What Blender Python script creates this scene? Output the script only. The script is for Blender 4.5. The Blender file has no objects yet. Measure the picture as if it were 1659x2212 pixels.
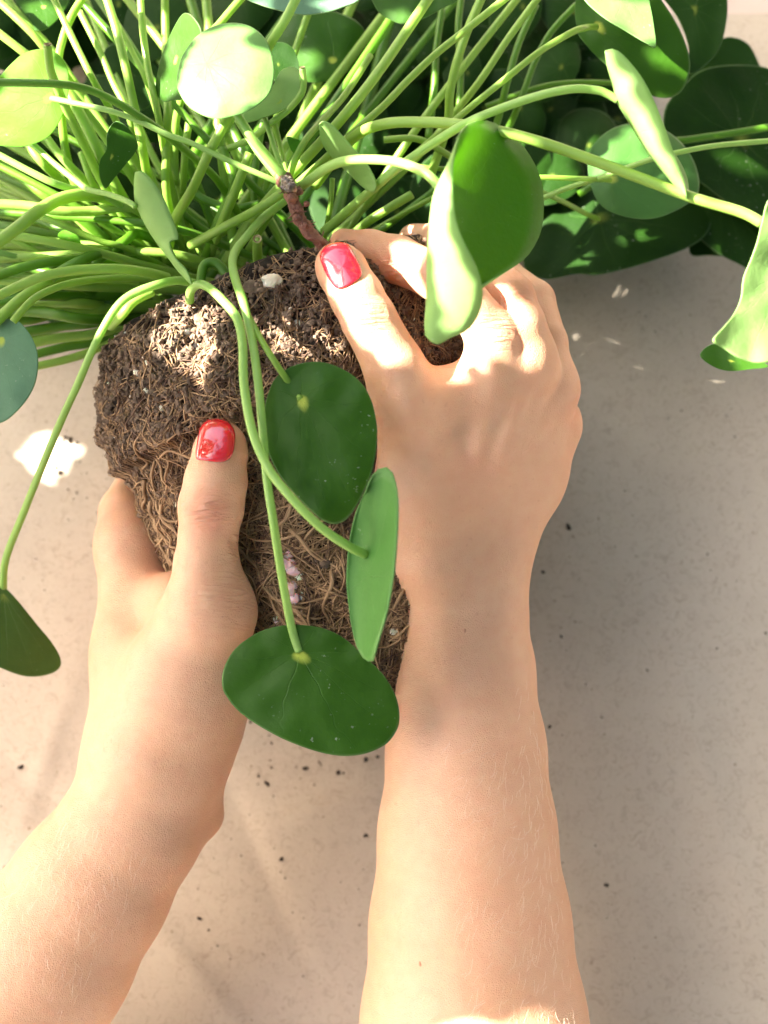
import bpy, bmesh, math, random
import numpy as np
from mathutils import Vector, Matrix, noise
from mathutils.bvhtree import BVHTree
random.seed(7); RNG = np.random.default_rng(7)
S = bpy.context.scene
C = S.collection
PW, PH = 1659.0, 2212.0          # working size of the photograph

# ------------------------------------------------------------------ camera
CAM = Vector((0.0, -0.105, 0.80)); AIM = Vector((0.0, 0.0, 0.05)); HALF = 0.2062
cd = bpy.data.cameras.new('camera'); cam = bpy.data.objects.new('camera', cd); C.objects.link(cam)
cam.location = CAM
cam.rotation_euler = (AIM - CAM).to_track_quat('-Z', 'Y').to_euler()
cd.sensor_fit = 'HORIZONTAL'; cd.sensor_width = 36; cd.lens = 18.0 / HALF
cd.clip_start = 0.01; cd.clip_end = 100
cd.dof.use_dof = True; cd.dof.focus_distance = 0.67; cd.dof.aperture_fstop = 11
S.camera = cam
ROT = (AIM - CAM).to_track_quat('-Z', 'Y').to_matrix()
def at(px, py, z):
    """point of the place at height z seen at photograph position px, py"""
    d = ROT @ Vector(((px - PW/2) / (PW/2) * HALF, -(py - PH/2) / (PW/2) * HALF, -1.0))
    return CAM + d * ((z - CAM.z) / d.z)
def mpp(z):                       # metres per photograph unit at height z
    return (CAM.z - z) / 0.99 * HALF / (PW/2)

# ------------------------------------------------------------------ world, sun, exposure
SUN_EL, SUN_AZ = 37.0, 163.0      # azimuth measured from +x towards +y
w = bpy.data.worlds.new('World'); S.world = w; w.use_nodes = True
nt = w.node_tree; bg = nt.nodes['Background']
sk = nt.nodes.new('ShaderNodeTexSky'); sk.sky_type = 'NISHITA'; sk.sun_disc = False
sk.sun_elevation = math.radians(SUN_EL); sk.sun_rotation = math.radians(90 - SUN_AZ)
sk.dust_density = 5.0; sk.air_density = 1.0; sk.ozone_density = 1.0
nt.links.new(sk.outputs[0], bg.inputs[0]); bg.inputs[1].default_value = 0.08
sd = bpy.data.lights.new('sun', 'SUN'); sd.energy = 5.0; sd.angle = math.radians(0.5); sd.color = (1, .95, .86)
sun = bpy.data.objects.new('sun', sd); C.objects.link(sun)
SV = Vector((math.cos(math.radians(SUN_EL))*math.cos(math.radians(SUN_AZ)),
             math.cos(math.radians(SUN_EL))*math.sin(math.radians(SUN_AZ)), math.sin(math.radians(SUN_EL))))
sun.rotation_euler = SV.to_track_quat('Z', 'Y').to_euler(); sun.location = SV * 2
S.view_settings.view_transform = 'Standard'; S.view_settings.look = 'None'
S.view_settings.gamma = 1.0; S.view_settings.exposure = 3.25
S.cycles.use_denoising = True; S.cycles.max_bounces = 10; S.cycles.transmission_bounces = 4

# ------------------------------------------------------------------ helpers
def mesh(name, v, f, mat, parent=None, smooth=True, label=None, kind=None, mats=None, midx=None):
    if isinstance(mat, tuple): mats = list(mat)
    me = bpy.data.meshes.new(name)
    me.from_pydata([tuple(p) for p in v], [], [tuple(q) for q in f]); me.validate(); me.update()
    for m in (mats or [mat]): me.materials.append(m)
    if midx is not None: me.polygons.foreach_set('material_index', midx)
    if smooth: me.polygons.foreach_set('use_smooth', [True]*len(me.polygons))
    o = bpy.data.objects.new(name, me); C.objects.link(o)
    if parent: o.parent = parent; o.matrix_parent_inverse = parent.matrix_world.inverted()
    if label: o['label'] = label
    if kind: o['kind'] = kind
    return o
def top(o, label=None, cat=None, kind=None, group=None):
    if label: o['label'] = label
    if cat: o['category'] = cat
    if kind: o['kind'] = kind
    if group: o['group'] = group
    return o
def empty(name, loc):
    o = bpy.data.objects.new(name, None); C.objects.link(o); o.location = loc
    bpy.context.view_layer.update(); return o
def catmull(pts, n, closed=False):
    P = np.array(pts, float); N = len(P); out = []
    segs = N if closed else N-1
    for i in range(segs):
        if closed: a, b, c, d = P[(i-1)%N], P[i], P[(i+1)%N], P[(i+2)%N]
        else: a, b, c, d = P[max(i-1,0)], P[i], P[i+1], P[min(i+2,N-1)]
        for j in range(n):
            t = j/n
            out.append(.5*((2*b)+(-a+c)*t+(2*a-5*b+4*c-d)*t*t+(-a+3*b-3*c+d)*t**3))
    if not closed: out.append(P[-1])
    return np.array(out)
def tube_geo(pts, rad, sides=10, cap=True):
    """pts Nx3, rad N -> verts, faces (parallel transport)"""
    P = np.array(pts, float); N = len(P)
    T = np.gradient(P, axis=0); T /= np.linalg.norm(T, axis=1)[:, None] + 1e-12
    u = np.cross(T[0], [0.13, 0.31, 0.94]); u /= np.linalg.norm(u)
    V = []
    ang = np.linspace(0, 2*math.pi, sides, endpoint=False); ca, sa = np.cos(ang), np.sin(ang)
    for i in range(N):
        u = u - T[i]*np.dot(u, T[i]); u /= np.linalg.norm(u) + 1e-12
        v = np.cross(T[i], u)
        V.append(P[i] + rad[i]*(ca[:, None]*u + sa[:, None]*v))
    V = np.concatenate(V); F = []
    for i in range(N-1):
        for j in range(sides):
            k = (j+1) % sides
            F.append((i*sides+j, i*sides+k, (i+1)*sides+k, (i+1)*sides+j))
    if cap:
        F.append(tuple(range(sides))[::-1]); F.append(tuple((N-1)*sides+j for j in range(sides)))
    return V, F
class Soup:
    def __init__(s): s.v = []; s.f = []; s.n = 0
    def add(s, v, f):
        s.v.append(np.asarray(v)); s.f += [tuple(i+s.n for i in q) for q in f]; s.n += len(v)
    def build(s, *a, **k): return mesh(a[0], np.concatenate(s.v), s.f, *a[1:], **k)

# ------------------------------------------------------------------ materials
def new_mat(name):
    m = bpy.data.materials.new(name); m.use_nodes = True
    nt = m.node_tree; b = nt.nodes['Principled BSDF']
    return m, nt, b
def N(nt, t, **k):
    n = nt.nodes.new(t)
    for a, v in k.items(): setattr(n, a, v)
    return n
def noise_n(nt, scale, detail=4, rough=.55, coord='Object', vec=None, dist=0):
    n = N(nt, 'ShaderNodeTexNoise'); n.inputs['Scale'].default_value = scale
    n.inputs['Detail'].default_value = detail; n.inputs['Roughness'].default_value = rough; n.inputs['Distortion'].default_value = dist
    if vec is None:
        tc = N(nt, 'ShaderNodeTexCoord'); vec = tc.outputs[coord]
    nt.links.new(vec, n.inputs['Vector']); return n
def ramp(nt, src, stops):
    r = N(nt, 'ShaderNodeValToRGB'); e = r.color_ramp.elements
    while len(e) < len(stops): e.new(.5)
    for i, (p, c) in enumerate(stops): e[i].position = p; e[i].color = (*c, 1) if len(c) == 3 else c
    nt.links.new(src, r.inputs[0]); return r
def mix(nt, fac, a, b, mode='MIX'):
    m = N(nt, 'ShaderNodeMix', data_type='RGBA', blend_type=mode)
    for s, v in ((0, fac), (6, a), (7, b)):
        if hasattr(v, 'links') or isinstance(v, bpy.types.NodeSocket): nt.links.new(v, m.inputs[s])
        else: m.inputs[s].default_value = v if s == 0 else (*v, 1)
    return m.outputs[2]
def bump(nt, h, strength, dist, normal=None):
    b = N(nt, 'ShaderNodeBump'); b.inputs['Strength'].default_value = strength; b.inputs['Distance'].default_value = dist
    nt.links.new(h, b.inputs['Height'])
    if normal is not None: nt.links.new(normal, b.inputs['Normal'])
    return b.outputs[0]
def math_n(nt, op, a, b=None, c=None, clamp=False):
    m = N(nt, 'ShaderNodeMath', operation=op); m.use_clamp = clamp
    for i, v in enumerate((a, b, c)):
        if v is None: continue
        if isinstance(v, bpy.types.NodeSocket): nt.links.new(v, m.inputs[i])
        else: m.inputs[i].default_value = v
    return m.outputs[0]

def skin_material():
    m, nt, b = new_mat('skin')
    big = noise_n(nt, 28, 3); mid = noise_n(nt, 160, 4); fine = noise_n(nt, 900, 3)
    base = mix(nt, big.outputs[0], (.57, .305, .172), (.69, .42, .265))
    base = mix(nt, math_n(nt, 'MULTIPLY', ramp(nt, mid.outputs[0], [(.35, (0,0,0)), (.7, (1,1,1))]).outputs[0], .22), base, (.53, .225, .13))
    at_ = N(nt, 'ShaderNodeAttribute', attribute_name='red')
    base = mix(nt, math_n(nt, 'MULTIPLY', at_.outputs['Fac'], .95), base, (.62, .17, .10))
    sp = ramp(nt, noise_n(nt, 420, 1).outputs[0], [(.0, (0,0,0)), (.70, (0,0,0)), (.78, (1,1,1))])
    base = mix(nt, math_n(nt, 'MULTIPLY', sp.outputs[0], .25), base, (.42, .2, .12))
    nt.links.new(base, b.inputs['Base Color'])
    b.inputs['Subsurface Weight'].default_value = .55
    b.inputs['Subsurface Radius'].default_value = (1, .35, .18); b.inputs['Subsurface Scale'].default_value = .0022
    b.inputs['Roughness'].default_value = .42; b.inputs['Specular IOR Level'].default_value = .5
    # fine criss-cross skin lines and pores
    vo = N(nt, 'ShaderNodeTexVoronoi', feature='DISTANCE_TO_EDGE'); vo.inputs['Scale'].default_value = 1300
    tc = N(nt, 'ShaderNodeTexCoord')
    dn = noise_n(nt, 500, 2); mp = N(nt, 'ShaderNodeVectorMath', operation='MULTIPLY_ADD')
    nt.links.new(dn.outputs['Color'], mp.inputs[0]); mp.inputs[1].default_value = (.0008,)*3; nt.links.new(tc.outputs['Object'], mp.inputs[2])
    nt.links.new(mp.outputs[0], vo.inputs['Vector'])
    n1 = bump(nt, math_n(nt, 'MULTIPLY', vo.outputs[0], 3.0, clamp=True), .32, .00035)
    n2 = bump(nt, mid.outputs[0], .4, .0008, n1)
    n3 = n2
    for nm, rot in (('wrinkle_a', 0.12), ('wrinkle_b', -.45)):
        mp_ = N(nt, 'ShaderNodeMapping'); nt.links.new(tc.outputs['Object'], mp_.inputs[0]); mp_.inputs['Rotation'].default_value = (0, 0, rot); mp_.inputs['Scale'].default_value = (.16, 1, .3)
        wn = noise_n(nt, 420, 3, .5, vec=mp_.outputs[0]); cr = N(nt, 'ShaderNodeAttribute', attribute_name=nm)
        rd = math_n(nt, 'ABSOLUTE', math_n(nt, 'SUBTRACT', wn.outputs[0], .5)); rd = math_n(nt, 'MULTIPLY', rd, 7.0, clamp=True)
        hgt = math_n(nt, 'MULTIPLY', math_n(nt, 'SUBTRACT', rd, 1.0), cr.outputs['Fac'])
        n3 = bump(nt, hgt, 1.0, .0009, n3)
        ln = math_n(nt, 'MULTIPLY', math_n(nt, 'MULTIPLY', math_n(nt, 'SUBTRACT', 1.0, rd), cr.outputs['Fac']), .45)
        base = mix(nt, ln, base, (.50, .17, .10))
    nt.links.new(base, b.inputs['Base Color'])
    nt.links.new(n3, b.inputs['Normal'])
    return m
def leaf_material(name, topc, undc, tcol, trans=.35, rough=.36):
    return (leaf_side(name+'_upper', topc, undc, tcol, trans, rough, False), leaf_side(name+'_under', topc, undc, tcol, trans, rough+.1, True))
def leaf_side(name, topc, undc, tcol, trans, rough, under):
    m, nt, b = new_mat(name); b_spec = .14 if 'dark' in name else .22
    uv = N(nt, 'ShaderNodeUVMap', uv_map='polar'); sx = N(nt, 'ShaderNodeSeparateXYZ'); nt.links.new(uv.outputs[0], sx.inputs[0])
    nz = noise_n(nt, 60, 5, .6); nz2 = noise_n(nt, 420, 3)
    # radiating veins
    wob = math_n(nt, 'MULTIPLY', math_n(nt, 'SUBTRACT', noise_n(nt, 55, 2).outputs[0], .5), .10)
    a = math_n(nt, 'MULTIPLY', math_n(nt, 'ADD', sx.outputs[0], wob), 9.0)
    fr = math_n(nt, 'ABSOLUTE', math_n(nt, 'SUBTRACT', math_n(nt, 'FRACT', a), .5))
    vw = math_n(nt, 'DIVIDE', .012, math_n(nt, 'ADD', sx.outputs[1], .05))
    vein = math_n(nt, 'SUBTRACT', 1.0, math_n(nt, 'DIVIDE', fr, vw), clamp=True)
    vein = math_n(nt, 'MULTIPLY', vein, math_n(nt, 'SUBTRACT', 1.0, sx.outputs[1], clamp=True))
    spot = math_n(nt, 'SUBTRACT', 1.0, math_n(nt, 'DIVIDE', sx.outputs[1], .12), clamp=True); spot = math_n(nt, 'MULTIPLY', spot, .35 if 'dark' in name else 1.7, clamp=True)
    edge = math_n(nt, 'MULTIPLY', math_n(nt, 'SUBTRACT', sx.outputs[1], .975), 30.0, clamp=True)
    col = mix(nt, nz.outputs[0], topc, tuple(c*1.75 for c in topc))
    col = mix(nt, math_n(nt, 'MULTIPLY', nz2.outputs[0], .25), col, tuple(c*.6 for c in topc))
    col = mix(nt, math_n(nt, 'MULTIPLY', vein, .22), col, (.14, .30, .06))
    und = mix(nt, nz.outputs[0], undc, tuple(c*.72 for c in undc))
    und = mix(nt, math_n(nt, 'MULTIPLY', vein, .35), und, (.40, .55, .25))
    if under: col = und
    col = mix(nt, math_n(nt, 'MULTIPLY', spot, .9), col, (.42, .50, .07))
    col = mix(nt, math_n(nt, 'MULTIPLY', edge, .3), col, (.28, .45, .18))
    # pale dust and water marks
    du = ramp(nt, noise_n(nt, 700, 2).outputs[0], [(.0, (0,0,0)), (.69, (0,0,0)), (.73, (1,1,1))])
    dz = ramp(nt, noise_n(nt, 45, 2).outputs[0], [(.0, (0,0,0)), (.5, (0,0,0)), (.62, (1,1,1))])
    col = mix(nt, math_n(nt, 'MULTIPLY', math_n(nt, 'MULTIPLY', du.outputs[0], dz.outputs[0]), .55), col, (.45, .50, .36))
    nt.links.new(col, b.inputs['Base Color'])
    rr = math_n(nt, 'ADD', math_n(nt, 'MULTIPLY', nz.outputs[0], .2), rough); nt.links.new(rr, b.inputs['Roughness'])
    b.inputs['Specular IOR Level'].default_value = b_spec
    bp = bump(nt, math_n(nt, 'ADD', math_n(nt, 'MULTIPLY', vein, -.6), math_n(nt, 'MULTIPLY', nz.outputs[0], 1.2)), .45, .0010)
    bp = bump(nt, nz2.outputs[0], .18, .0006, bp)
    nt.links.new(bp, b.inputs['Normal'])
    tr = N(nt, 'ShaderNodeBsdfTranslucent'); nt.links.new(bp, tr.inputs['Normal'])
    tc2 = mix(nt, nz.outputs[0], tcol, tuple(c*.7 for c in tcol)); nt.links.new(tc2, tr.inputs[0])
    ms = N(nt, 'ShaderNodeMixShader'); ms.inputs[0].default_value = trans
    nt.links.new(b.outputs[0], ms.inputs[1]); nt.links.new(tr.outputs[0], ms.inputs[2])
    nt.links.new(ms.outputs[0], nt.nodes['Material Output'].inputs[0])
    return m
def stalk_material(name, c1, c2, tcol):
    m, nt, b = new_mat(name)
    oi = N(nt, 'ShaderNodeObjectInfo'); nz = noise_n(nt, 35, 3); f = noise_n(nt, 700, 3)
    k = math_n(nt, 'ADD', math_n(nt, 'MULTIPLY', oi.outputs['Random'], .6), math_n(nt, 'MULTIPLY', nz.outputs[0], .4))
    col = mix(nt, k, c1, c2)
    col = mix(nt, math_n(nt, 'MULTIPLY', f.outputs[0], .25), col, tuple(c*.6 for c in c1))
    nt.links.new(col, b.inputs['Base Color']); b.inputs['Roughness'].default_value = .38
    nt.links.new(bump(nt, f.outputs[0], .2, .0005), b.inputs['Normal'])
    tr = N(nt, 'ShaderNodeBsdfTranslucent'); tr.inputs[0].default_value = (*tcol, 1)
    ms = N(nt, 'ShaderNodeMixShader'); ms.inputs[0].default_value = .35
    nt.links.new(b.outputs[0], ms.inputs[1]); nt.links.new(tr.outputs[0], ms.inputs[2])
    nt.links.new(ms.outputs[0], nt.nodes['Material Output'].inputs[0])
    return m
def simple(name, c1, c2, scale, rough=.8, bs=.5, bd=.001, sss=0, coat=0, spec=.5):
    m, nt, b = new_mat(name); nz = noise_n(nt, scale, 5, .6); f = noise_n(nt, scale*5, 4, .6)
    col = mix(nt, ramp(nt, nz.outputs[0], [(.3, (0,0,0)), (.7, (1,1,1))]).outputs[0], c1, c2)
    nt.links.new(col, b.inputs['Base Color']); b.inputs['Roughness'].default_value = rough
    b.inputs['Coat Weight'].default_value = coat; b.inputs['Coat Roughness'].default_value = .06; b.inputs['Specular IOR Level'].default_value = spec
    if sss: b.inputs['Subsurface Weight'].default_value = sss; b.inputs['Subsurface Scale'].default_value = .003
    nt.links.new(bump(nt, f.outputs[0], bs, bd), b.inputs['Normal'])
    return m
def paper_material():
    m, nt, b = new_mat('kraft_paper')
    big = noise_n(nt, 9, 4, .6); mid = noise_n(nt, 70, 5, .65); fib = noise_n(nt, 600, 4, .7); fib2 = noise_n(nt, 240, 5, .7, dist=1.5)
    col = mix(nt, big.outputs[0], (.51, .42, .315), (.57, .485, .38))
    col = mix(nt, math_n(nt, 'MULTIPLY', ramp(nt, mid.outputs[0], [(.35, (0,0,0)), (.75, (1,1,1))]).outputs[0], .3), col, (.42, .335, .26))
    col = mix(nt, math_n(nt, 'MULTIPLY', ramp(nt, fib2.outputs[0], [(.5, (0,0,0)), (.7, (1,1,1))]).outputs[0], .75), col, (.37, .285, .21))
    sp = ramp(nt, noise_n(nt, 330, 2, .5).outputs[0], [(.0, (0,0,0)), (.72, (0,0,0)), (.78, (1,1,1))])
    col = mix(nt, math_n(nt, 'MULTIPLY', sp.outputs[0], .85), col, (.22, .15, .09))
    col = mix(nt, math_n(nt, 'MULTIPLY', ramp(nt, fib.outputs[0], [(.62, (0,0,0)), (.8, (1,1,1))]).outputs[0], .4), col, (.68, .6, .52))
    nt.links.new(col, b.inputs['Base Color']); b.inputs['Roughness'].default_value = .82; b.inputs['Specular IOR Level'].default_value = .25
    n1 = bump(nt, fib.outputs[0], .25, .0004); n2 = bump(nt, mid.outputs[0], .3, .0015, n1)
    nt.links.new(n2, b.inputs['Normal']); return m

M = {}
M['skin'] = skin_material()
M['paper'] = paper_material()
M['tabletop'] = simple('pale_tabletop', (.62, .48, .40), (.70, .56, .47), 14, .6, .1, .0005)
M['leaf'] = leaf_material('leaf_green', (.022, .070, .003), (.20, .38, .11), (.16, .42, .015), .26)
M['leaf_dark'] = leaf_material('leaf_dark_shaded', (.008, .030, .0015), (.07, .15, .03), (.05, .18, .01), .14, .5)  # darkened copy of the leaf green, deep shade put into the colour
M['leaf_pale'] = leaf_material('leaf_pale_underside', (.030, .125, .008), (.33, .54, .16), (.35, .64, .04), .40)
M['sky_blocker'] = simple('sky_blocker_leaf', (.02, .035, .010), (.035, .055, .015), 6, .7, 0, .001)  # foliage added out of view to hold back sky light
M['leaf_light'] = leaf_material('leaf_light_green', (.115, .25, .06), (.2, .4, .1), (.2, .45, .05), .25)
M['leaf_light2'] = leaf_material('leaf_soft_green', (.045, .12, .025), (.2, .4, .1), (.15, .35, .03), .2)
M['leaf_mid'] = leaf_material('leaf_mid_green', (.030, .105, .008), (.075, .215, .04), (.18, .42, .03), .25)
M['leaf_grey'] = leaf_material('leaf_grey_green', (.085, .17, .095), (.3, .45, .2), (.15, .35, .08), .15, .45)
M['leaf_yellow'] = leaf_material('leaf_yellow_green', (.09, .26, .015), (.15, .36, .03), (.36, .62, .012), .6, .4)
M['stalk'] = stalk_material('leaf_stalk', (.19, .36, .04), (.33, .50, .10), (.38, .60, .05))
M['stalk_dark'] = stalk_material('shaded_stalk', (.065, .19, .008), (.15, .31, .025), (.20, .42, .02))  # darker copy of the stalk green, shade put into the colour
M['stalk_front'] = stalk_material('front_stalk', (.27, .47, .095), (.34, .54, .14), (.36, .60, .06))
M['soil'] = simple('potting_soil', (.010, .006, .004), (.040, .025, .015), 240, .95, 1.0, .002)
M['root'] = simple('root_fibre', (.15, .08, .033), (.47, .295, .15), 90, .75, .4, .0004)
M['root_dark'] = simple('dark_root_fibre', (.07, .035, .02), (.17, .09, .05), 90, .8, .4, .0004)
M['crumb'] = simple('soil_crumb', (.05, .032, .020), (.24, .16, .105), 120, .95, .8, .0008)
M['perlite'] = simple('perlite', (.62, .55, .40), (.75, .70, .58), 200, .8, .6, .0008, sss=.3)
M['bark'] = simple('woody_stem', (.11, .035, .022), (.26, .10, .06), 150, .45, .9, .0015)
M['bark_wet'] = simple('resin', (.03, .014, .007), (.10, .05, .02), 200, .12, .6, .001, coat=1)
M['cut'] = simple('cut_end', (.20, .12, .06), (.42, .36, .18), 500, .8, .9, .0006)
M['nail'] = simple('red_nail_varnish', (.50, .004, .010), (.54, .006, .014), 40, .2, .0, .0002, coat=1)
M['nail_rim'] = simple('nail_free_edge', (.75, .55, .48), (.82, .62, .55), 60, .35, .1, .0002, sss=.5)
M['hair'] = simple('fine_hair', (.75, .60, .42), (.88, .76, .6), 100, .35, 0, 0)
M['shoot'] = simple('pink_shoot', (.62, .34, .32), (.75, .52, .50), 160, .15, .3, .0006, sss=.8, coat=.8)
M['bud'] = simple('white_bud', (.78, .74, .55), (.85, .82, .68), 200, .4, .3, .0004, sss=.5)
M['speck'] = simple('soil_speck', (.02, .014, .01), (.07, .045, .03), 200, .95, .8, .0006)

# ------------------------------------------------------------------ paper on the table
def paper():
    nx, ny = 260, 300
    x0, x1, y0 = -.45, .45, -.50
    yt = at(1600, 26, 0).y
    X = np.linspace(x0, x1, nx); Y = np.linspace(y0, yt, ny)
    folds = []
    for (a, b, h, wd) in [((-60,1930),(330,1640),.0022,.014), ((330,1985),(600,2300),.0022,.012), ((490,1690),(640,2030),-.0018,.012),
                          ((0,1620),(260,1900),-.0016,.010), ((640,2030),(900,2130),.0012,.016), ((150,1500),(60,1760),.0018,.012),
                          ((1480,1500),(1659,2100),.0014,.03), ((1250,900),(1600,1050),.0010,.03), ((520,1800),(800,1700),.0014,.014)]:
        A, B = at(*a, 0), at(*b, 0); folds.append((A.x, A.y, B.x, B.y, h, wd))
    V = []
    for y in Y:
        for x in X:
            z = .0032*noise.noise((x*7, y*7, 3.1)) + .0012*noise.noise((x*19, y*19, 9))
            for (ax, ay, bx, by, h, wd) in folds:
                dx, dy = bx-ax, by-ay; L = math.hypot(dx, dy)
                s = ((x-ax)*dx+(y-ay)*dy)/L; e = ((x-ax)*dy-(y-ay)*dx)/L
                f = 1/(1+math.exp(-(s)/.012))/(1+math.exp((s-L)/.012))
                z += 1.15*h*f*(math.exp(-abs(e)/wd) if e > 0 else math.exp(-abs(e)/(wd*.3)))
            V.append((x, y, z))
    F = [(j*nx+i, j*nx+i+1, (j+1)*nx+i+1, (j+1)*nx+i) for j in range(ny-1) for i in range(nx-1)]
    o = mesh('paper_sheet', V, F, M['paper'])
    return top(o, 'creased brown kraft paper covering the table under the plant', kind='structure')
paper()
o = mesh('tabletop', [(-2, -2, -.012), (2, -2, -.012), (2, 2, -.012), (-2, 2, -.012)], [(0, 1, 2, 3)], M['tabletop'], smooth=False)
top(o, 'pale pinkish tabletop beyond the edge of the paper', kind='structure')

# ------------------------------------------------------------------ root ball
TOPC, BOTC = (610, 650), (752, 1492)
PROF = [(-.06, .0), (-.058, .5), (-.052, .86), (-.03, .97), (.06, 1.01), (.24, 1.02), (.275, 1.0), (.30, .925), (.50, .865), (.68, .80), (.86, .70), (.97, .60), (1.03, .48), (1.06, .27), (1.065, .0)]
RB = 405
def ball_axis(t):
    x = TOPC[0] + (BOTC[0]-TOPC[0])*t; y = TOPC[1] + (BOTC[1]-TOPC[1])*t
    return at(x, y, .092 - .014*t)
AX0, AX1 = ball_axis(0), ball_axis(1)
AXD = (AX1-AX0).normalized(); AXS = AXD.cross(Vector((0, 0, 1))).normalized(); AXN = AXS.cross(AXD).normalized()
PT = catmull(PROF, 8)
def prof(t): return float(np.interp(t, PT[:, 0], PT[:, 1])) * RB * mpp(.09)
def ball_pt(th, t, off=0.0):
    r = prof(t)
    tt = t + (.09*max(0, -math.cos(th)) - .02*max(0, math.cos(th)))*(1 if t < .35 else max(0, 1-(t-.35)*3))     # rim ring leans
    c = AX0 + (AX1-AX0)*tt
    return c + AXS*(math.cos(th)*-(r+off)) + AXN*(math.sin(th)*(r*.86+off))
plant = empty('houseplant', (at(560, 620, 0).x, at(560, 620, 0).y, 0))
top(plant, 'leafy green plant with round leaves held out of its pot, roots bare', 'plant')
def rough(p):
    q = p*30; q2 = p*95; q3 = p*240
    return .0028*noise.noise(q) + .0026*noise.noise(q2) + .0016*noise.noise(q3)
def root_ball():
    nt_, nth = 300, 420
    ts = np.interp(np.linspace(0, 1, nt_), [0, .08, .9, 1], [-.06, -.035, 1.0, 1.065])
    V = []
    for t in ts:
        for k in range(nth):
            th = 2*math.pi*k/nth; p = ball_pt(th, t)
            n = (p - (AX0+(AX1-AX0)*t)).normalized()
            V.append(p + n*rough(p)*(1.6 if t < .2 else 1))
    F = [(i*nth+k, i*nth+(k+1) % nth, (i+1)*nth+(k+1) % nth, (i+1)*nth+k) for i in range(nt_-1) for k in range(nth)]
    o = mesh('root_ball', V, F, M['soil'], plant, label='dark pot shaped block of soil wrapped in brown roots')
    bv = BVHTree.FromPolygons([tuple(v) for v in V], F)
    return o, bv
ball, ballbvh = root_ball()
def surf(th, t, off): 
    p = ball_pt(th, t); n = (p - (AX0+(AX1-AX0)*t)).normalized()
    return p + n*(rough(p)*(1.6 if t < .2 else 1) + off)
def roots(n, lo, hi, mat, name, tmin, tmax, seg=(9, 26), lift=.0010, vertical=.0, front=True):
    S_ = Soup()
    for _ in range(n):
        th = random.uniform(.0, math.pi) if random.random() < .85 else random.uniform(0, 2*math.pi)
        t = random.uniform(tmin, tmax); d = random.uniform(0, 2*math.pi)
        if random.random() < vertical: d = math.pi/2 + random.gauss(0, .35)
        k = random.randint(*seg); st = random.uniform(.0022, .0042); pts = []; ph = random.uniform(0, 9); h = random.uniform(.2, 1)*lift
        curl = random.gauss(0, .06)
        for i in range(k):
            pts.append(surf(th, t, h + .0009*math.sin(ph+i*.9)))
            d += curl + random.gauss(0, .24)
            r = max(prof(t), .02)
            th += math.cos(d)*st/r; t += math.sin(d)*st/.15
            if t > 1.05 or t < -.05: break
        if len(pts) < 4: continue
        r0 = random.uniform(lo, hi); rr = r0*np.linspace(1, .45, len(pts))
        P = catmull(pts, 2); rr = np.interp(np.linspace(0, 1, len(P)), np.linspace(0, 1, len(rr)), rr)
        S_.add(*tube_geo(P, rr, 4, False))
    o = S_.build(name, mat, ball); o['kind'] = 'stuff'; return o
def front_roots():
    # thicker visible roots as single pieces
    for i in range(130):
        th = random.uniform(.5, 2.9); t = random.uniform(.28, .85); d = math.pi/2 + random.gauss(0, .7)
        pts = []
        for k in range(random.randint(8, 16)):
            pts.append(surf(th, t, .0022 + .0008*math.sin(k))); d += random.gauss(0, .28)
            th += math.cos(d)*.0045/max(prof(t), .02); t += math.sin(d)*.0045/.15
            if t > 1.02: break
        if len(pts) < 4: continue
        P = catmull(pts, 4); r0 = random.choice([.00035, .0005, .0006, .0008])
        v, f = tube_geo(P, r0*np.linspace(1, .35, len(P)), 7)
        mesh('root', v, f, M['root'], ball)
    # seam left by the pot's rim
    pts = [surf(th, .235+.006*math.sin(th*5)+.004*math.sin(th*13), .0004) for th in np.linspace(.15, 3.0, 60)]
    v, f = tube_geo(catmull(pts, 2), np.full(119, .0008), 6)
    mesh('rim_root', v, f, M['root_dark'], ball, label='reddish root running round the rim line')
roots(3100, .00013, .00042, M['root'], 'root_fibres', .24, 1.04, vertical=.25, lift=.0016)
roots(1000, .00014, .00032, M['root_dark'], 'dark_root_fibres', -.02, 1.04, lift=.0022)
roots(420, .00020, .0004, M['root'], 'upper_root_fibres', .0, .24)
front_roots()
def crumbs():
    ico = bmesh.new(); bmesh.ops.create_icosphere(ico, subdivisions=1, radius=1)
    IV = np.array([v.co[:] for v in ico.verts]); IF = [tuple(v.index for v in f.verts) for f in ico.faces]
    def batch(n, tm, r, mat, name):
        s = Soup()
        for _ in range(n):
            th = random.uniform(0.05, math.pi); t = tm()
            p = np.array(surf(th, t, random.uniform(0, .0018))); rr = random.uniform(*r)
            v = IV*(1+RNG.normal(0, .22, (len(IV), 1)))*rr*RNG.uniform(.7, 1.3, 3) + p
            s.add(v, IF)
        o = s.build(name, mat, ball, smooth=False); o['kind'] = 'stuff'
    batch(5200, lambda: random.triangular(-.055, .45, .04), (.0004, .0014), M['crumb'], 'soil_crumbs')
    batch(1500, lambda: random.uniform(.2, 1.03), (.0003, .0009), M['crumb'], 'lower_soil_crumbs')
    batch(60, lambda: random.uniform(-.06, .35), (.0003, .0008), M['perlite'], 'perlite_grains')
    return IV, IF
IV, IF = crumbs()
def ray(bv, px, py):
    d = (at(px, py, 0)-CAM).normalized(); h = bv.ray_cast(CAM, d); return h
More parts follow.
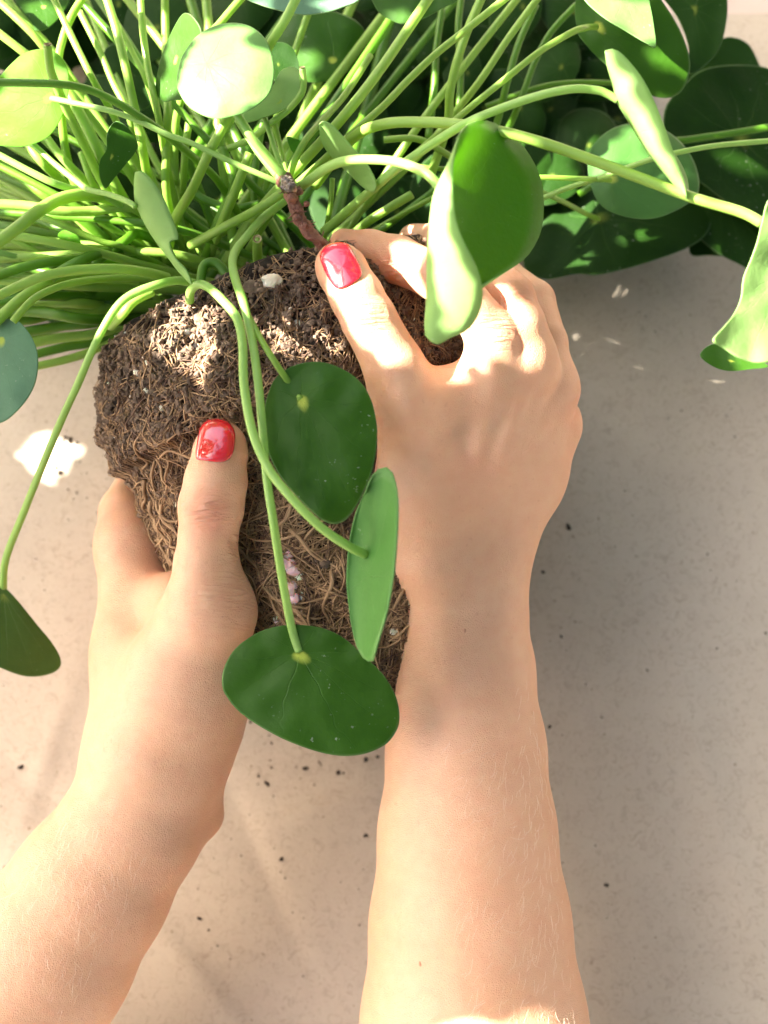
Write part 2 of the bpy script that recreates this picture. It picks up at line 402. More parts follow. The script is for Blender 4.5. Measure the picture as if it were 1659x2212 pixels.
def stone(px, py, r, mat, name='perlite_stone', label=None, flat=1, bv=None):
    h = ray(bv or ballbvh, px, py)
    if h[0] is None: return
    v, f = [], []
    b = bmesh.new(); bmesh.ops.create_icosphere(b, subdivisions=3, radius=1)
    sc = Vector((random.uniform(.8, 1.25), random.uniform(.75, 1.1), .8)); off = Vector((random.random()*9,)*3)
    v = [h[0] + h[1]*r*.4 + Vector((q.co.x*sc.x, q.co.y*sc.y, q.co.z*sc.z))*r*(1+.35*noise.noise(q.co*1.6+off)) for q in b.verts]
    f = [tuple(x.index for x in g.verts) for g in b.faces]
    return mesh(name, v, f, mat, ball, label=label)
stone(586, 614, .0030, M['perlite'], label='cream perlite stone at the top of the soil')
stone(545, 620, .0026, M['crumb'], 'bark_chip'); stone(437, 688, .0026, M['crumb'], 'bark_chip'); stone(410, 715, .0018, M['perlite'])
for (x, y, r) in [(300,800,.0016),(318,845,.0014),(385,1085,.0016),(350,880,.0014),(700,1215,.0024),(850,1360,.0016),(640,700,.0018),(600,745,.0016)]:
    stone(x, y, r, M['crumb'] if r > .002 else M['perlite'])
for i, (x, y, r) in enumerate([(622,1193,.0022),(618,1205,.0024),(630,1222,.0030),(640,1232,.0026),(628,1272,.0030),(634,1290,.0030),(630,1308,.0026),(612,1338,.0020),(606,1345,.0018)]):
    stone(x, y, r*.95, M['shoot'], 'pink_shoot', 'glassy pink new shoot among the roots' if i == 0 else None)
for (x, y) in [(650,1238),(646,1242),(650,1282),(655,1288),(645,1323),(652,1325),(600,1335),(648,1245)]:
    stone(x, y, .0013, M['bud'], 'white_bud')

# ------------------------------------------------------------------ leaves
LN = 0
def leaf(outline, att, z0, mat='leaf', gx=0.0, gy=0.0, dome=0.0, cup=0.0, label=None, thick=.0005, flip=False, wave=.0006, bends=(), sub=5):
    """outline in photograph units; the blade is a real surface: plane through z0 with slopes gx, gy (metres per metre), dome and waves"""
    global LN; LN += 1
    O = catmull(outline, sub, True); cx, cy = O.mean(axis=0); s = mpp(z0)
    R = max(np.linalg.norm(O-[cx, cy], axis=1))
    rings = [0, .02, .05, .08, .14, .22, .31, .41, .51, .61, .71, .80, .88, .94, .975, 1.0]
    def zf(x, y):
        dx, dy = (x-cx)*s, -(y-cy)*s
        rr = math.hypot(x-cx, y-cy)/R
        z = z0 + gx*dx + gy*dy - dome*rr*rr + cup*rr**2
        z += wave*noise.noise((x*.018, y*.018, LN*3.3)) * (1+2*rr)
        for (ax, ay, bx, by, h, wd) in bends:
            L = math.hypot(bx-ax, by-ay); e = ((x-ax)*(by-ay)-(y-ay)*(bx-ax))/L
            z += h*max(0, e)/wd if h*wd else 0
        return z
    V, UV = [], []
    n = len(O)
    for r in rings:
        for k in range(n):
            x = att[0]+(O[k, 0]-att[0])*r; y = att[1]+(O[k, 1]-att[1])*r
            V.append(at(x, y, zf(x, y))); UV.append((k/n, r))
    F, LU = [], []
    for i in range(len(rings)-1):
        for k in range(n):
            q = (k+1) % n; F.append((i*n+k, (i+1)*n+k, (i+1)*n+q, i*n+q))
            LU += [(k/n, rings[i]), (k/n, rings[i+1]), ((k+1)/n, rings[i+1]), ((k+1)/n, rings[i])]
    # orientation: make normals face camera unless flip
    a, b_, c_ = V[5*n], V[9*n], V[9*n+n//4]
    nn = (b_-a).cross(c_-a)
    up = nn.dot(CAM-a) > 0
    if up == flip:
        F = [q[::-1] for q in F]; LU = [LU[4*i+3-j] for i in range(len(F)) for j in range(4)]
    o = mesh('leaf', V, F, M[mat], plant, label=label)
    uvl = o.data.uv_layers.new(name='polar')
    if len(o.data.loops) == len(LU): uvl.data.foreach_set('uv', np.array(LU).ravel())
    md = o.modifiers.new('solid', 'SOLIDIFY'); md.thickness = thick; md.offset = 0; md.material_offset = 1; md.material_offset_rim = 1
    return o, zf
def fold_leaf(near, foldc, far, mat, label=None, flip=False, n=28, m=18, thick=.0005, wave=.00025):
    """three curves (x, y, z): near rim, fold, far rim -> a blade folded like a shell"""
    A, B, D_ = [catmull(c, 8) for c in (near, foldc, far)]
    def rs(c):
        L = np.concatenate([[0], np.cumsum(np.linalg.norm(np.diff(c[:, :2], axis=0), axis=1))]); u = np.linspace(0, L[-1], n)
        return np.stack([np.interp(u, L, c[:, i]) for i in range(3)], 1)
    A, B, D_ = rs(A), rs(B), rs(D_)
    V, UV = [], []
    for i in range(n):
        for j in range(m+1):
            v = -1+2*j/m
            p = A[i]*(v*(v-1)/2) + B[i]*(1-v*v) + D_[i]*(v*(v+1)/2)
            q = at(p[0], p[1], p[2]); q.z += wave*noise.noise((p[0]*.03, p[1]*.03, 4.4))
            V.append(q); u = i/(n-1)*2-1
            UV.append((math.atan2(v, u)/(2*math.pi)+.5, min(1, .2+.8*max(abs(u), abs(v), math.hypot(u*.9, v*.9)))))
    F = [(i*(m+1)+j, i*(m+1)+j+1, (i+1)*(m+1)+j+1, (i+1)*(m+1)+j) for i in range(n-1) for j in range(m)]
    if flip: F = [q[::-1] for q in F]
    o = mesh('leaf', V, F, M[mat], plant, label=label)
    uvl = o.data.uv_layers.new(name='polar')
    for lp in o.data.loops: uvl.data[lp.index].uv = UV[lp.vertex_index]
    md = o.modifiers.new('solid', 'SOLIDIFY'); md.thickness = thick; md.offset = 0; md.material_offset = 1; md.material_offset_rim = 1
    return o
def stalk(pts, wd, mat='stalk', taper=1.0, label=None, cut=False, name='leaf_stalk', sides=10):
    """pts (x, y, z) in photograph units; wd width in photograph units"""
    Q = catmull(pts, 6); P = [at(*q) for q in Q]
    R = [.5*wd*mpp(q[2])*(1+(taper-1)*i/(len(Q)-1))*(1+.035*noise.noise((q[0]*.05, q[1]*.05, wd))) for i, q in enumerate(Q)]
    v, f = tube_geo(P, R, sides)
    o = mesh(name, v, f, M[mat], plant, label=label)
    if cut:
        d = (P[0]-P[1]).normalized(); r = R[0]; c = P[0]
        u = d.cross(Vector((.2, .3, .9))).normalized(); w_ = d.cross(u)
        vv = [c + d*(.0006 - .0013*(1-k/5)) + (u*math.cos(a)+w_*math.sin(a))*r*k/5*.92 for k in range(6) for a in np.linspace(0, 2*math.pi, 14, endpoint=False)]
        ff = [(k*14+j, k*14+(j+1) % 14, (k+1)*14+(j+1) % 14, (k+1)*14+j) for k in range(5) for j in range(14)]
        mesh('cut_end', vv, ff, M['cut'], o)
    return o

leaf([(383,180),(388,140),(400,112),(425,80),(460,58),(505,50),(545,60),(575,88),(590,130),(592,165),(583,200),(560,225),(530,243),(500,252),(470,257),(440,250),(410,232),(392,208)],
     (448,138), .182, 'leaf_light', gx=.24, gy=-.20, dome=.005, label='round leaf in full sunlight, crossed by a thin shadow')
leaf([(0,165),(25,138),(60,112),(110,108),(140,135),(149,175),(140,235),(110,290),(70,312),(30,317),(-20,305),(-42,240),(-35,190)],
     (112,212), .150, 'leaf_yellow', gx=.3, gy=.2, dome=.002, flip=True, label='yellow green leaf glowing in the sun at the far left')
leaf([(337,195),(345,140),(362,90),(395,31),(420,40),(436,75),(420,130),(398,208),(372,216),(352,219)], (380,130), .150, 'leaf', gx=1.0, gy=.2, label='narrow dark leaf behind the sunlit round leaf')
leaf([(525,245),(560,222),(590,185),(606,155),(625,146),(644,152),(647,190),(638,216),(610,238),(565,256),(532,264)], (606,222), .158, 'leaf_pale', gx=.3, gy=-.3, flip=True)
leaf([(600,60),(640,30),(700,22),(760,40),(788,70),(782,115),(765,142),(740,150),(720,170),(680,178),(640,170),(610,140),(595,100)], (722,134), .085, 'leaf', dome=.004, label='dark round leaf in the shade behind the stalks')
leaf([(585,100),(610,92),(635,108),(646,145),(640,168),(610,185),(585,160)], (600,140), .12, 'leaf_dark')
leaf([(530,-6),(560,10),(600,22),(650,32),(700,28),(740,16),(778,-4),(760,-50),(680,-85),(590,-70),(540,-40)], (660,-30), .165, 'leaf_grey', gy=-.3, label='grey green leaf cut off by the top edge')
leaf([(800,-20),(808,10),(822,30),(850,46),(872,51),(910,42),(955,18),(992,-5),(985,-60),(900,-95),(820,-70)], (890,-30), .12, 'leaf', gx=.1)
leaf([(1247,-10),(1246,60),(1262,92),(1300,132),(1350,172),(1395,202),(1440,212),(1473,196),(1490,152),(1486,112),(1466,60),(1435,10),(1390,-45),(1300,-60)], (1287,58), .11, 'leaf', gx=.1, gy=.3, dome=.004, label='large drooping green leaf near the top right')
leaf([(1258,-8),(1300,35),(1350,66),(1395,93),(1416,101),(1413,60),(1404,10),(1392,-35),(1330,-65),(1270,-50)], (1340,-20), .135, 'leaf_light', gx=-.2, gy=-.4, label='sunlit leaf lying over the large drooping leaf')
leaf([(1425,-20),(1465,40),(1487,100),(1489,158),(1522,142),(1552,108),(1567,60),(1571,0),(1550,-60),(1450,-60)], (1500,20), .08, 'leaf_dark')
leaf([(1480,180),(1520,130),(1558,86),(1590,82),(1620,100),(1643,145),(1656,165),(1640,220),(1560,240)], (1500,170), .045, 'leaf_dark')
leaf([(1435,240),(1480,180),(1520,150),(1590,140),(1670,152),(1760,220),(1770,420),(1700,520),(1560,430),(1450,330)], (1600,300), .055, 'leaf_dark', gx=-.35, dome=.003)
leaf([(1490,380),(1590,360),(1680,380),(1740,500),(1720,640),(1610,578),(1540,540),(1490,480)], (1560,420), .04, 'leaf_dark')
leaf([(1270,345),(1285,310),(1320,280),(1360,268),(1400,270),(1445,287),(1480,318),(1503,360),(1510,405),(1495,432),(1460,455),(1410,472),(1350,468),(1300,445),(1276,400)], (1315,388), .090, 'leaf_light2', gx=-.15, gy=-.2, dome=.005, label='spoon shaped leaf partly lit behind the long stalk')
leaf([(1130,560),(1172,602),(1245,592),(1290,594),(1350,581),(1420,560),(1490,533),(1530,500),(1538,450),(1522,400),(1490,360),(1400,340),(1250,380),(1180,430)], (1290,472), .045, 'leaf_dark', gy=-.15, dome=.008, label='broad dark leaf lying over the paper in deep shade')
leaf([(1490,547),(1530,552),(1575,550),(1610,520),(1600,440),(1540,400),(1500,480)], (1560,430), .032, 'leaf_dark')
fold_leaf([(1308,110,.205),(1330,107,.206),(1362,135,.206),(1400,190,.205),(1432,265,.203),(1458,338,.200),(1476,385,.197),(1484,428,.193)],
          [(1308,110,.204),(1313,140,.200),(1326,185,.195),(1334,218,.193),(1366,272,.190),(1402,332,.188),(1450,392,.187),(1485,429,.190)],
          [(1309,110,.204),(1330,150,.18),(1362,205,.165),(1390,255,.16),(1430,300,.158),(1462,340,.160),(1484,385,.17),(1489,428,.188)], 'leaf_pale',
          label='narrow pale leaf seen edge on, tip pointing down right', flip=True)
leaf([(1663,430),(1646,478),(1636,520),(1622,560),(1606,600),(1600,645),(1584,680),(1562,708),(1540,735),(1560,750),(1600,775),(1650,783),(1720,760),(1775,680),(1790,580),(1760,480),(1710,430)], (1690,590), .19, 'leaf_pale',
     gx=-.5, gy=.05, dome=-.012, flip=True, label='large pale leaf curling in from the right edge', wave=.001)
leaf([(1512,765),(1545,742),(1600,762),(1660,790),(1625,797),(1572,801),(1534,788)], (1580,780), .178, 'leaf', gx=.3, gy=.4, label='dark underside tip of the curling leaf')
fold_leaf([(982,325,.222),(979,360,.224),(978,410,.227),(983,470,.228),(1000,520,.227),(1022,562,.224),(1037,600,.220),(1043,640,.215),(1034,678,.210),(1010,712,.206),(970,728,.203)],
          [(990,300,.222),(965,360,.215),(947,400,.208),(941,450,.205),(936,500,.203),(931,550,.202),(928,600,.202),(925,650,.202),(921,690,.202),(924,718,.202),(950,729,.203)],
          [(985,300,.220),(1010,268,.200),(1055,261,.186),(1100,288,.180),(1140,330,.176),(1167,385,.174),(1174,440,.174),(1168,500,.175),(1140,552,.178),(1095,586,.182),(1040,616,.190)],
          'leaf_pale', flip=True, label='large leaf folded in half, pale outside and bright green inside')
fold_leaf([(294,371,.175),(302,368,.176),(320,380,.176),(342,407,.175),(364,452,.174),(386,514,.172),(366,520,.171),(378,556,.170),(402,582,.170),(415,613,.170)],
          [(293,373,.174),(291,400,.170),(292,430,.167),(298,448,.166),(318,490,.165),(345,532,.164),(368,562,.165),(385,585,.166),(400,600,.167),(412,613,.169)],
          [(295,372,.173),(300,390,.165),(315,410,.158),(330,440,.154),(350,480,.152),(365,512,.152),(370,535,.154),(385,565,.158),(400,590,.163),(414,613,.169)],
          'leaf_pale', flip=True, label='pale leaf with a bite torn from its edge, left of the woody stem', wave=.0003)
leaf([(214,365),(217,345),(230,322),(231,290),(243,267),(258,263),(280,280),(298,312),(290,332),(270,357),(245,387),(228,407),(218,390)], (240,340), .15, 'leaf', gx=-.2, gy=.3, label='small blunt leaf among the bright stalks')
leaf([(-40,700),(0,692),(30,690),(50,703),(72,735),(82,772),(78,820),(60,860),(30,895),(0,914),(-40,910),(-90,860),(-95,760)], (4,732), .135, 'leaf_grey', dome=.004, gx=.3, label='grey green round leaf at the left edge over the paper')
leaf([(-10,1268),(12,1272),(40,1300),(80,1350),(113,1390),(131,1425),(124,1447),(92,1460),(50,1460),(0,1442),(-60,1410),(-70,1310)], (8,1284), .07, 'leaf_dark', gx=-.5, gy=.1, dome=.003, label='dark leaf hanging on a long stalk at the lower left')
leaf([(571,900),(580,850),(600,812),(640,788),(690,782),(735,795),(775,822),(800,860),(813,910),(814,960),(803,1020),(780,1075),(755,1115),(730,1131),(705,1128),(680,1110),(640,1070),(600,1020),(575,960)],
     (650,862), .176, 'leaf', gx=.06, gy=.10, dome=.003, cup=-.001, label='oval dark green leaf in front of the root ball')
fold_leaf([(790,1062,.185),(805,1026,.188),(826,1009,.190),(846,1018,.192),(859,1070,.195),(859,1140,.198),(852,1230,.198),(838,1315,.196),(818,1385,.192),(806,1428,.188)],
          [(789,1062,.183),(785,1075,.180),(782,1100,.178),(790,1150,.176),(795,1200,.176),(794,1250,.176),(792,1300,.176),(790,1350,.176),(792,1390,.178),(800,1428,.186)],
          [(788,1063,.182),(776,1090,.178),(764,1125,.176),(753,1180,.172),(748,1250,.170),(752,1300,.170),(758,1345,.170),(768,1390,.172),(784,1420,.178),(797,1429,.184)],
          'leaf_mid', flip=True, label='narrow mid green leaf standing between the oval leaf and the arm')
leaf([(480,1480),(485,1440),(510,1400),(555,1368),(600,1353),(650,1350),(700,1358),(745,1380),(790,1420),(830,1460),(855,1505),(863,1550),(855,1580),(830,1610),(780,1630),(720,1631),(650,1612),(580,1580),(520,1540),(490,1505)],
     (648,1411), .150, 'leaf', gy=.12, dome=.003, label='lowest oval leaf with a yellow dot, hanging below the root ball')
fold_leaf([(690,268,.17),(700,262,.172),(722,275,.172),(755,312,.17),(790,350,.168),(812,392,.165),(810,412,.163)],
          [(690,268,.168),(696,285,.165),(712,310,.162),(740,340,.160),(765,365,.158),(785,395,.158),(806,414,.162)],
          [(689,270,.168),(694,300,.16),(706,325,.156),(730,352,.154),(755,375,.154),(780,400,.155),(803,416,.161)], 'leaf_pale', flip=True, label='small crumpled pale leaf above the white stalk')
leaf([(620,296),(635,299),(651,306),(645,320),(636,332),(626,318)], (648,315), .14, 'leaf_pale')
leaf([(40,-5),(145,-8),(135,28),(104,60),(76,66),(50,50)], (95,15), .11, 'leaf')
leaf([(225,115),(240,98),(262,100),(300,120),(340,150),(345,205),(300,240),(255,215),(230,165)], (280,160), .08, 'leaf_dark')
leaf([(125,510),(140,497),(162,502),(175,525),(172,535),(150,535)], (150,515), .12, 'leaf_yellow')

# ------------------------------------------------------------------ traced stalks
T = stalk
T([(-15,-8,.12),(60,62,.12),(105,115,.115),(190,230,.10),(300,400,.09),(380,560,.085)], 18)
T([(5,-15,.11),(60,52,.11),(115,112,.105),(210,250,.10),(330,430,.09)], 17)
T([(-20,58,.14),(50,112,.138),(120,165,.13),(230,300,.12),(350,480,.10)], 19)
T([(113,-10,.14),(160,90,.14),(200,170,.14),(240,240,.13),(280,320,.12),(350,450,.10),(400,580,.09)], 16)
T([(172,25,.12),(215,110,.12),(245,180,.12),(275,240,.12),(300,320,.11),(370,470,.10)], 15)
T([(228,-10,.15),(250,60,.15),(270,140,.15),(290,230,.145),(308,320,.14),(325,400,.12),(390,560,.09)], 20)
T([(245,35,.12),(290,120,.12),(318,180,.12),(350,280,.11),(385,400,.10),(420,560,.09)], 13)
T([(303,-10,.14),(308,60,.14),(320,150,.14),(338,230,.14),(352,310,.13),(370,400,.11),(415,570,.09)], 16)
T([(356,-10,.11),(358,100,.11),(362,230,.135),(360,300,.13),(360,420,.12),(400,560,.09)], 18)
T([(185,-15,.13),(152,40,.13),(134,90,.13),(126,140,.13),(132,240,.12),(145,340,.11),(180,430,.10),(300,570,.09)], 19)
T([(103,98,.175),(105,125,.172),(110,155,.168),(122,185,.162),(150,250,.15),(190,330,.135),(230,410,.12),(330,560,.09)], 20, cut=True, label='cut stalk ending in a brown hollow tip, upper left')
T([(-20,178,.185),(60,179,.185),(130,182,.184),(190,193,.18),(250,220,.175),(310,257,.168),(360,292,.16),(415,337,.15),(470,390,.135),(520,470,.11)], 18, 'stalk_dark', label='long arching stalk crossing the upper left')
T([(112,213,.155),(125,215,.160),(170,225,.165),(240,240,.168),(300,262,.168),(360,290,.168),(415,310,.168),(500,350,.168),(560,376,.167),(606,396,.165)], 13, 'stalk_front')
T([(145,195,.13),(180,260,.13),(215,330,.13),(260,420,.12),(350,560,.09)], 26)
T([(60,312,.11),(92,352,.11),(130,388,.10),(220,470,.09)], 20)
T([(96,290,.12),(135,342,.12),(185,392,.115),(260,480,.10)], 18)
T([(175,330,.12),(195,385,.12),(215,420,.11)], 16)
T([(-15,328,.15),(60,368,.15),(115,395,.148),(170,412,.14),(240,430,.13),(330,500,.10)], 16, 'stalk_front')
T([(70,310,.14),(120,355,.142),(178,402,.150),(192,410,.155),(235,420,.160),(275,435,.166),(293,447,.168)], 13, 'stalk_front')
T([(-20,440,.13),(60,445,.13),(130,456,.13),(200,456,.125),(290,450,.12),(360,520,.10)], 22)
T([(-20,535,.165),(40,490,.165),(80,458,.16),(130,430,.15),(190,421,.14),(260,440,.12),(340,520,.10)], 29, 'stalk')
T([(90,468,.13),(150,493,.13),(220,522,.125),(270,535,.12),(380,590,.10)], 14)
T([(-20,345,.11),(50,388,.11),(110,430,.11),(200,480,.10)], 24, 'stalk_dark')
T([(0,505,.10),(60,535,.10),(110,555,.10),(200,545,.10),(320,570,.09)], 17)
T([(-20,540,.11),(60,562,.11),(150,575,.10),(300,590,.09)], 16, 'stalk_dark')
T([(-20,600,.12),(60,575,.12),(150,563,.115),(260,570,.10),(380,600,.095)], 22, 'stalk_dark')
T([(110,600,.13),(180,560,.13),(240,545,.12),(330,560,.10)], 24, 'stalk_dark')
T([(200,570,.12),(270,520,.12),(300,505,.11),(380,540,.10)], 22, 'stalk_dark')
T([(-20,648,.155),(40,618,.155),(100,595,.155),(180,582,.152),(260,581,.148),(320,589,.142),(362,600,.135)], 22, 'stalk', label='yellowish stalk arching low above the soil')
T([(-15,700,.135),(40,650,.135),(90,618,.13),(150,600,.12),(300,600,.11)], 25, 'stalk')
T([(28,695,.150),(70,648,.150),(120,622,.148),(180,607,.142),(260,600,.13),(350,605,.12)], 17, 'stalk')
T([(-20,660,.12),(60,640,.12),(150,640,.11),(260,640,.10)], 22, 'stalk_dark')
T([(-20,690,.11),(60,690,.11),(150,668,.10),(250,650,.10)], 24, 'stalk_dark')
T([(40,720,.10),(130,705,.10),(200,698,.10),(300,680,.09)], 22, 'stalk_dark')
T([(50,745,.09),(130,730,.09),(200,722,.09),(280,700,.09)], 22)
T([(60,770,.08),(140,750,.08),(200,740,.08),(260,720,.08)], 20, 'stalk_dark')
T([(75,792,.08),(130,780,.08),(190,762,.08),(260,730,.08)], 18)
T([(420,612,.150),(380,606,.156),(330,618,.162),(285,636,.164),(255,660,.165),(228,700,.164),(200,755,.16),(168,830,.15),(138,895,.14),(100,985,.125),(50,1110,.10),(12,1210,.08),(7,1286,.07)], 20, 'stalk_front', taper=.8, label='long stalk drooping over the root ball to the lower left')
T([(330,630,.15),(290,650,.152),(262,682,.15),(240,705,.13)], 21, 'stalk')
# middle
T([(495,246,.17),(472,292,.168),(450,332,.165),(415,410,.155),(388,455,.14),(372,490,.125),(360,560,.10)], 23, 'stalk')
T([(508,240,.176),(545,298,.174),(575,335,.172),(612,378,.168)], 20, 'stalk_front')
T([(513,258,.165),(535,292,.165),(560,330,.165),(600,380,.164)], 18, 'stalk_front')
T([(572,255,.155),(590,310,.156),(612,378,.16)], 13, 'stalk_front')
T([(592,262,.150),(604,310,.15),(620,378,.155)], 12, 'stalk')
T([(653,148,.175),(656,178,.172),(650,204,.168),(622,238,.160),(585,266,.155),(540,300,.14),(470,330,.12)], 15, 'stalk_front', cut=True, label='short cut stalk with a brown tip beside the sunlit leaf')
T([(800,120,.13),(745,205,.14),(695,262,.15),(662,300,.157),(640,340,.16),(625,378,.163)], 16, 'stalk')
T([(648,-20,.19),(615,45,.185),(582,98,.170),(540,180,.150),(480,290,.130)], 22, 'stalk_front')
T([(535,-20,.13),(480,45,.13),(430,110,.13),(380,260,.11),(380,400,.10)], 18)
T([(940,-25,.165),(880,65,.165),(820,152,.162),(760,230,.158),(700,300,.15),(640,365,.14),(540,480,.12),(480,580,.10)], 24, 'stalk', label='thick stalk rising to the top between the leaves')
T([(1100,-10,.155),(1000,70,.155),(940,118,.155),(880,175,.155),(829,228,.152),(770,280,.148),(700,345,.14),(600,440,.12),(520,570,.10)], 17, 'stalk')
T([(640,408,.162),(665,392,.166),(705,363,.174),(755,346,.184),(830,346,.196),(880,356,.204),(922,376,.209),(947,402,.210)], 22, 'stalk_front', label='white lit stalk leading to the folded leaf')
T([(1334,216,.194),(1312,203,.195),(1290,195,.196),(1240,192,.197),(1170,205,.195),(1080,235,.19),(1000,270,.185),(920,320,.178),(850,370,.168),(780,430,.15),(700,500,.12)], 18, 'stalk_front', taper=1.15, label='long stalk leading to the narrow pale leaf')
T([(1646,482,.193),(1600,458,.192),(1500,428,.19),(1400,391,.188),(1280,346,.186),(1180,311,.184),(1090,286,.182),(1000,270,.178),(920,264,.172),(829,268,.165),(760,300,.15),(680,400,.12)], 25, 'stalk', label='thick stalk running right to the curling leaf')
T([(1680,303,.11),(1560,313,.115),(1480,326,.12),(1400,346,.12),(1300,382,.11),(1180,425,.10),(1000,520,.09)], 12, 'stalk_front')
T([(1700,268,.08),(1600,285,.08),(1500,300,.08),(1400,320,.08),(1250,420,.07)], 16, 'stalk_dark')
T([(1318,388,.096),(1250,386,.12),(1165,383,.125),(1080,385,.12),(950,420,.11),(700,560,.09)], 12, 'stalk')
T([(1292,473,.05),(1262,460,.07),(1225,440,.08),(1170,415,.09),(1090,380,.10),(900,360,.10)], 11, 'stalk')
T([(1287,58,.115),(1265,60,.125),(1235,70,.13),(1165,112,.135),(1090,172,.135),(1000,245,.13),(900,330,.12),(760,450,.10)], 15, 'stalk')
T([(1170,-15,.12),(1100,80,.12),(1040,170,.118),(985,240,.11),(900,340,.10),(700,530,.09)], 17, 'stalk')
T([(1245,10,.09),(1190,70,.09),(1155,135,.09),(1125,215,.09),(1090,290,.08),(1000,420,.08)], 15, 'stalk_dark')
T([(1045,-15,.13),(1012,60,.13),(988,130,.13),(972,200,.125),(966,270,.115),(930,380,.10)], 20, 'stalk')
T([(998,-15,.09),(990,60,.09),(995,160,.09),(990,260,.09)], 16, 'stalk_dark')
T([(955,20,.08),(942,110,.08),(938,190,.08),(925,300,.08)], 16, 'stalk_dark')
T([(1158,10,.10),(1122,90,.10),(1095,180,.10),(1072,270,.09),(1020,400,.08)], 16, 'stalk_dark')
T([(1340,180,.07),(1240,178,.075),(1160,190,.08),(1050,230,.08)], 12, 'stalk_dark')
T([(829,302,.12),(900,300,.12),(960,330,.115),(1050,390,.10)], 15, 'stalk')
T([(640,395,.155),(560,450,.15),(480,493,.14),(412,530,.125)], 21, 'stalk')
T([(625,425,.14),(570,470,.145),(532,512,.15),(509,542,.155),(502,572,.160),(511,612,.166),(526,655,.172),(546,742,.178),(558,830,.180),(566,915,.180),(576,1031,.178),(590,1124,.175),(608,1240,.165),(629,1352,.153),(646,1408,.150)], 20, 'stalk_front', taper=.95, label='long stalk falling straight down to the lowest leaf')
T([(410,650,.15),(412,628,.158),(430,614,.164),(452,622,.168),(480,648,.174),(512,688,.178),(524,745,.180),(527,830,.182),(546,935,.185),(582,1015,.187),(632,1078,.188),(692,1138,.186),(748,1177,.182),(790,1198,.176)], 20, 'stalk_front', label='stalk curving across the root ball to the narrow leaf')
T([(525,665,.172),(540,690,.174),(562,730,.177),(585,768,.178),(608,803,.176),(635,842,.172),(650,862,.176)], 15, 'stalk')
T([(556,517,.155),(556,545,.145),(558,590,.13)], 22, 'stalk', cut=True, label='short cut stub standing up from the soil')
T([(432,632,.14),(440,575,.14),(470,570,.14),(500,610,.14)], 22, 'stalk_dark')
T([(718,385,.13),(714,440,.125),(700,520,.11)], 12, 'stalk')
T([(890,420,.12),(840,450,.12),(780,490,.115),(700,560,.10)], 20, 'stalk')
T([(980,380,.10),(900,440,.10),(820,500,.10),(740,560,.09)], 15, 'stalk_dark')
T([(480,320,.13),(505,400,.13),(470,480,.12),(440,570,.10)], 22, 'stalk_dark')
T([(540,330,.14),(505,420,.135),(480,480,.125),(450,560,.10)], 22, 'stalk')
T([(570,250,.10),(550,380,.10),(550,500,.10)], 16, 'stalk_dark')
T([(410,250,.11),(400,330,.11),(395,420,.10)], 16)
T([(415,410,.11),(440,430,.11),(500,450,.11),(560,440,.11)], 18, 'stalk_dark')

# ------------------------------------------------------------------ filler stalks and deep leaves
def filler():
    for i in range(34):
        bx, by = random.uniform(260, 760), random.uniform(560, 640) 
        u = random.random()
        ang = math.radians(random.uniform(40, 178)) if u < .75 else math.radians(random.uniform(25, 70))
        L = random.uniform(500, 900)
        if math.cos(ang) > .72: continue
        while 0 < bx+math.cos(ang)*L and by-math.sin(ang)*L*.95 > -30 and L < 1500: L += 60
        ex, ey = bx+math.cos(ang)*L, by-math.sin(ang)*L*.95
        if math.cos(ang) < -.6: ey = min(ey, 700)
        z0, z1 = .085, random.uniform(.04, .125)
        mx, my = (bx+ex)/2+random.uniform(-30, 30), (by+ey)/2+random.uniform(-50, 10)
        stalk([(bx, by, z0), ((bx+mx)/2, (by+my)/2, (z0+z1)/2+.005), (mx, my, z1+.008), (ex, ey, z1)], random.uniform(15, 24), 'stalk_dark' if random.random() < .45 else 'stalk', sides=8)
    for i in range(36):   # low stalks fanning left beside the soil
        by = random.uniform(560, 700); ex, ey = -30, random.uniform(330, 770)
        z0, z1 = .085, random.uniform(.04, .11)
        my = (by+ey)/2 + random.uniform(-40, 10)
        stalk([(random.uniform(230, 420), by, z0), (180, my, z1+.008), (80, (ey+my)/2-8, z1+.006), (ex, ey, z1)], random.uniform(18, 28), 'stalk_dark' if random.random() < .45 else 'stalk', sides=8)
    # deep leaves that close the gaps
    for i in range(190):
        x, y = random.uniform(-40, 1250), random.uniform(-60, 520)
        if x > 900: y = random.uniform(-60, 480)
        if x < 300: y = random.uniform(-60, 700)
        r = random.uniform(50, 105); a0 = random.uniform(0, 6.28); e = random.uniform(.5, .95)
        pts = []
        for k in range(11):
            a = 2*math.pi*k/11; q = r*(1+random.uniform(-.06, .06)); px, py = math.cos(a)*q, math.sin(a)*q*e
            pts.append((x+px*math.cos(a0)-py*math.sin(a0), y+px*math.sin(a0)+py*math.cos(a0)))
        z = random.uniform(.006, .05)
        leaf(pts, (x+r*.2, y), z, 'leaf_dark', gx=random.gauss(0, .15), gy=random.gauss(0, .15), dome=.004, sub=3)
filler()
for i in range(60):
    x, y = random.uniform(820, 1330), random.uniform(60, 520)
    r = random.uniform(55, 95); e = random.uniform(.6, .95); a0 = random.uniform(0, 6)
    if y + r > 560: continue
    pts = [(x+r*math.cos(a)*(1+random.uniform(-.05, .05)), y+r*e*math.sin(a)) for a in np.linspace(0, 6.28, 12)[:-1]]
    leaf(pts, (x+r*.3*math.cos(a0), y+r*.3*math.sin(a0)), random.uniform(.008, .04), 'leaf_dark', gx=random.gauss(0, .15), gy=random.gauss(0, .15), dome=.004, sub=3)

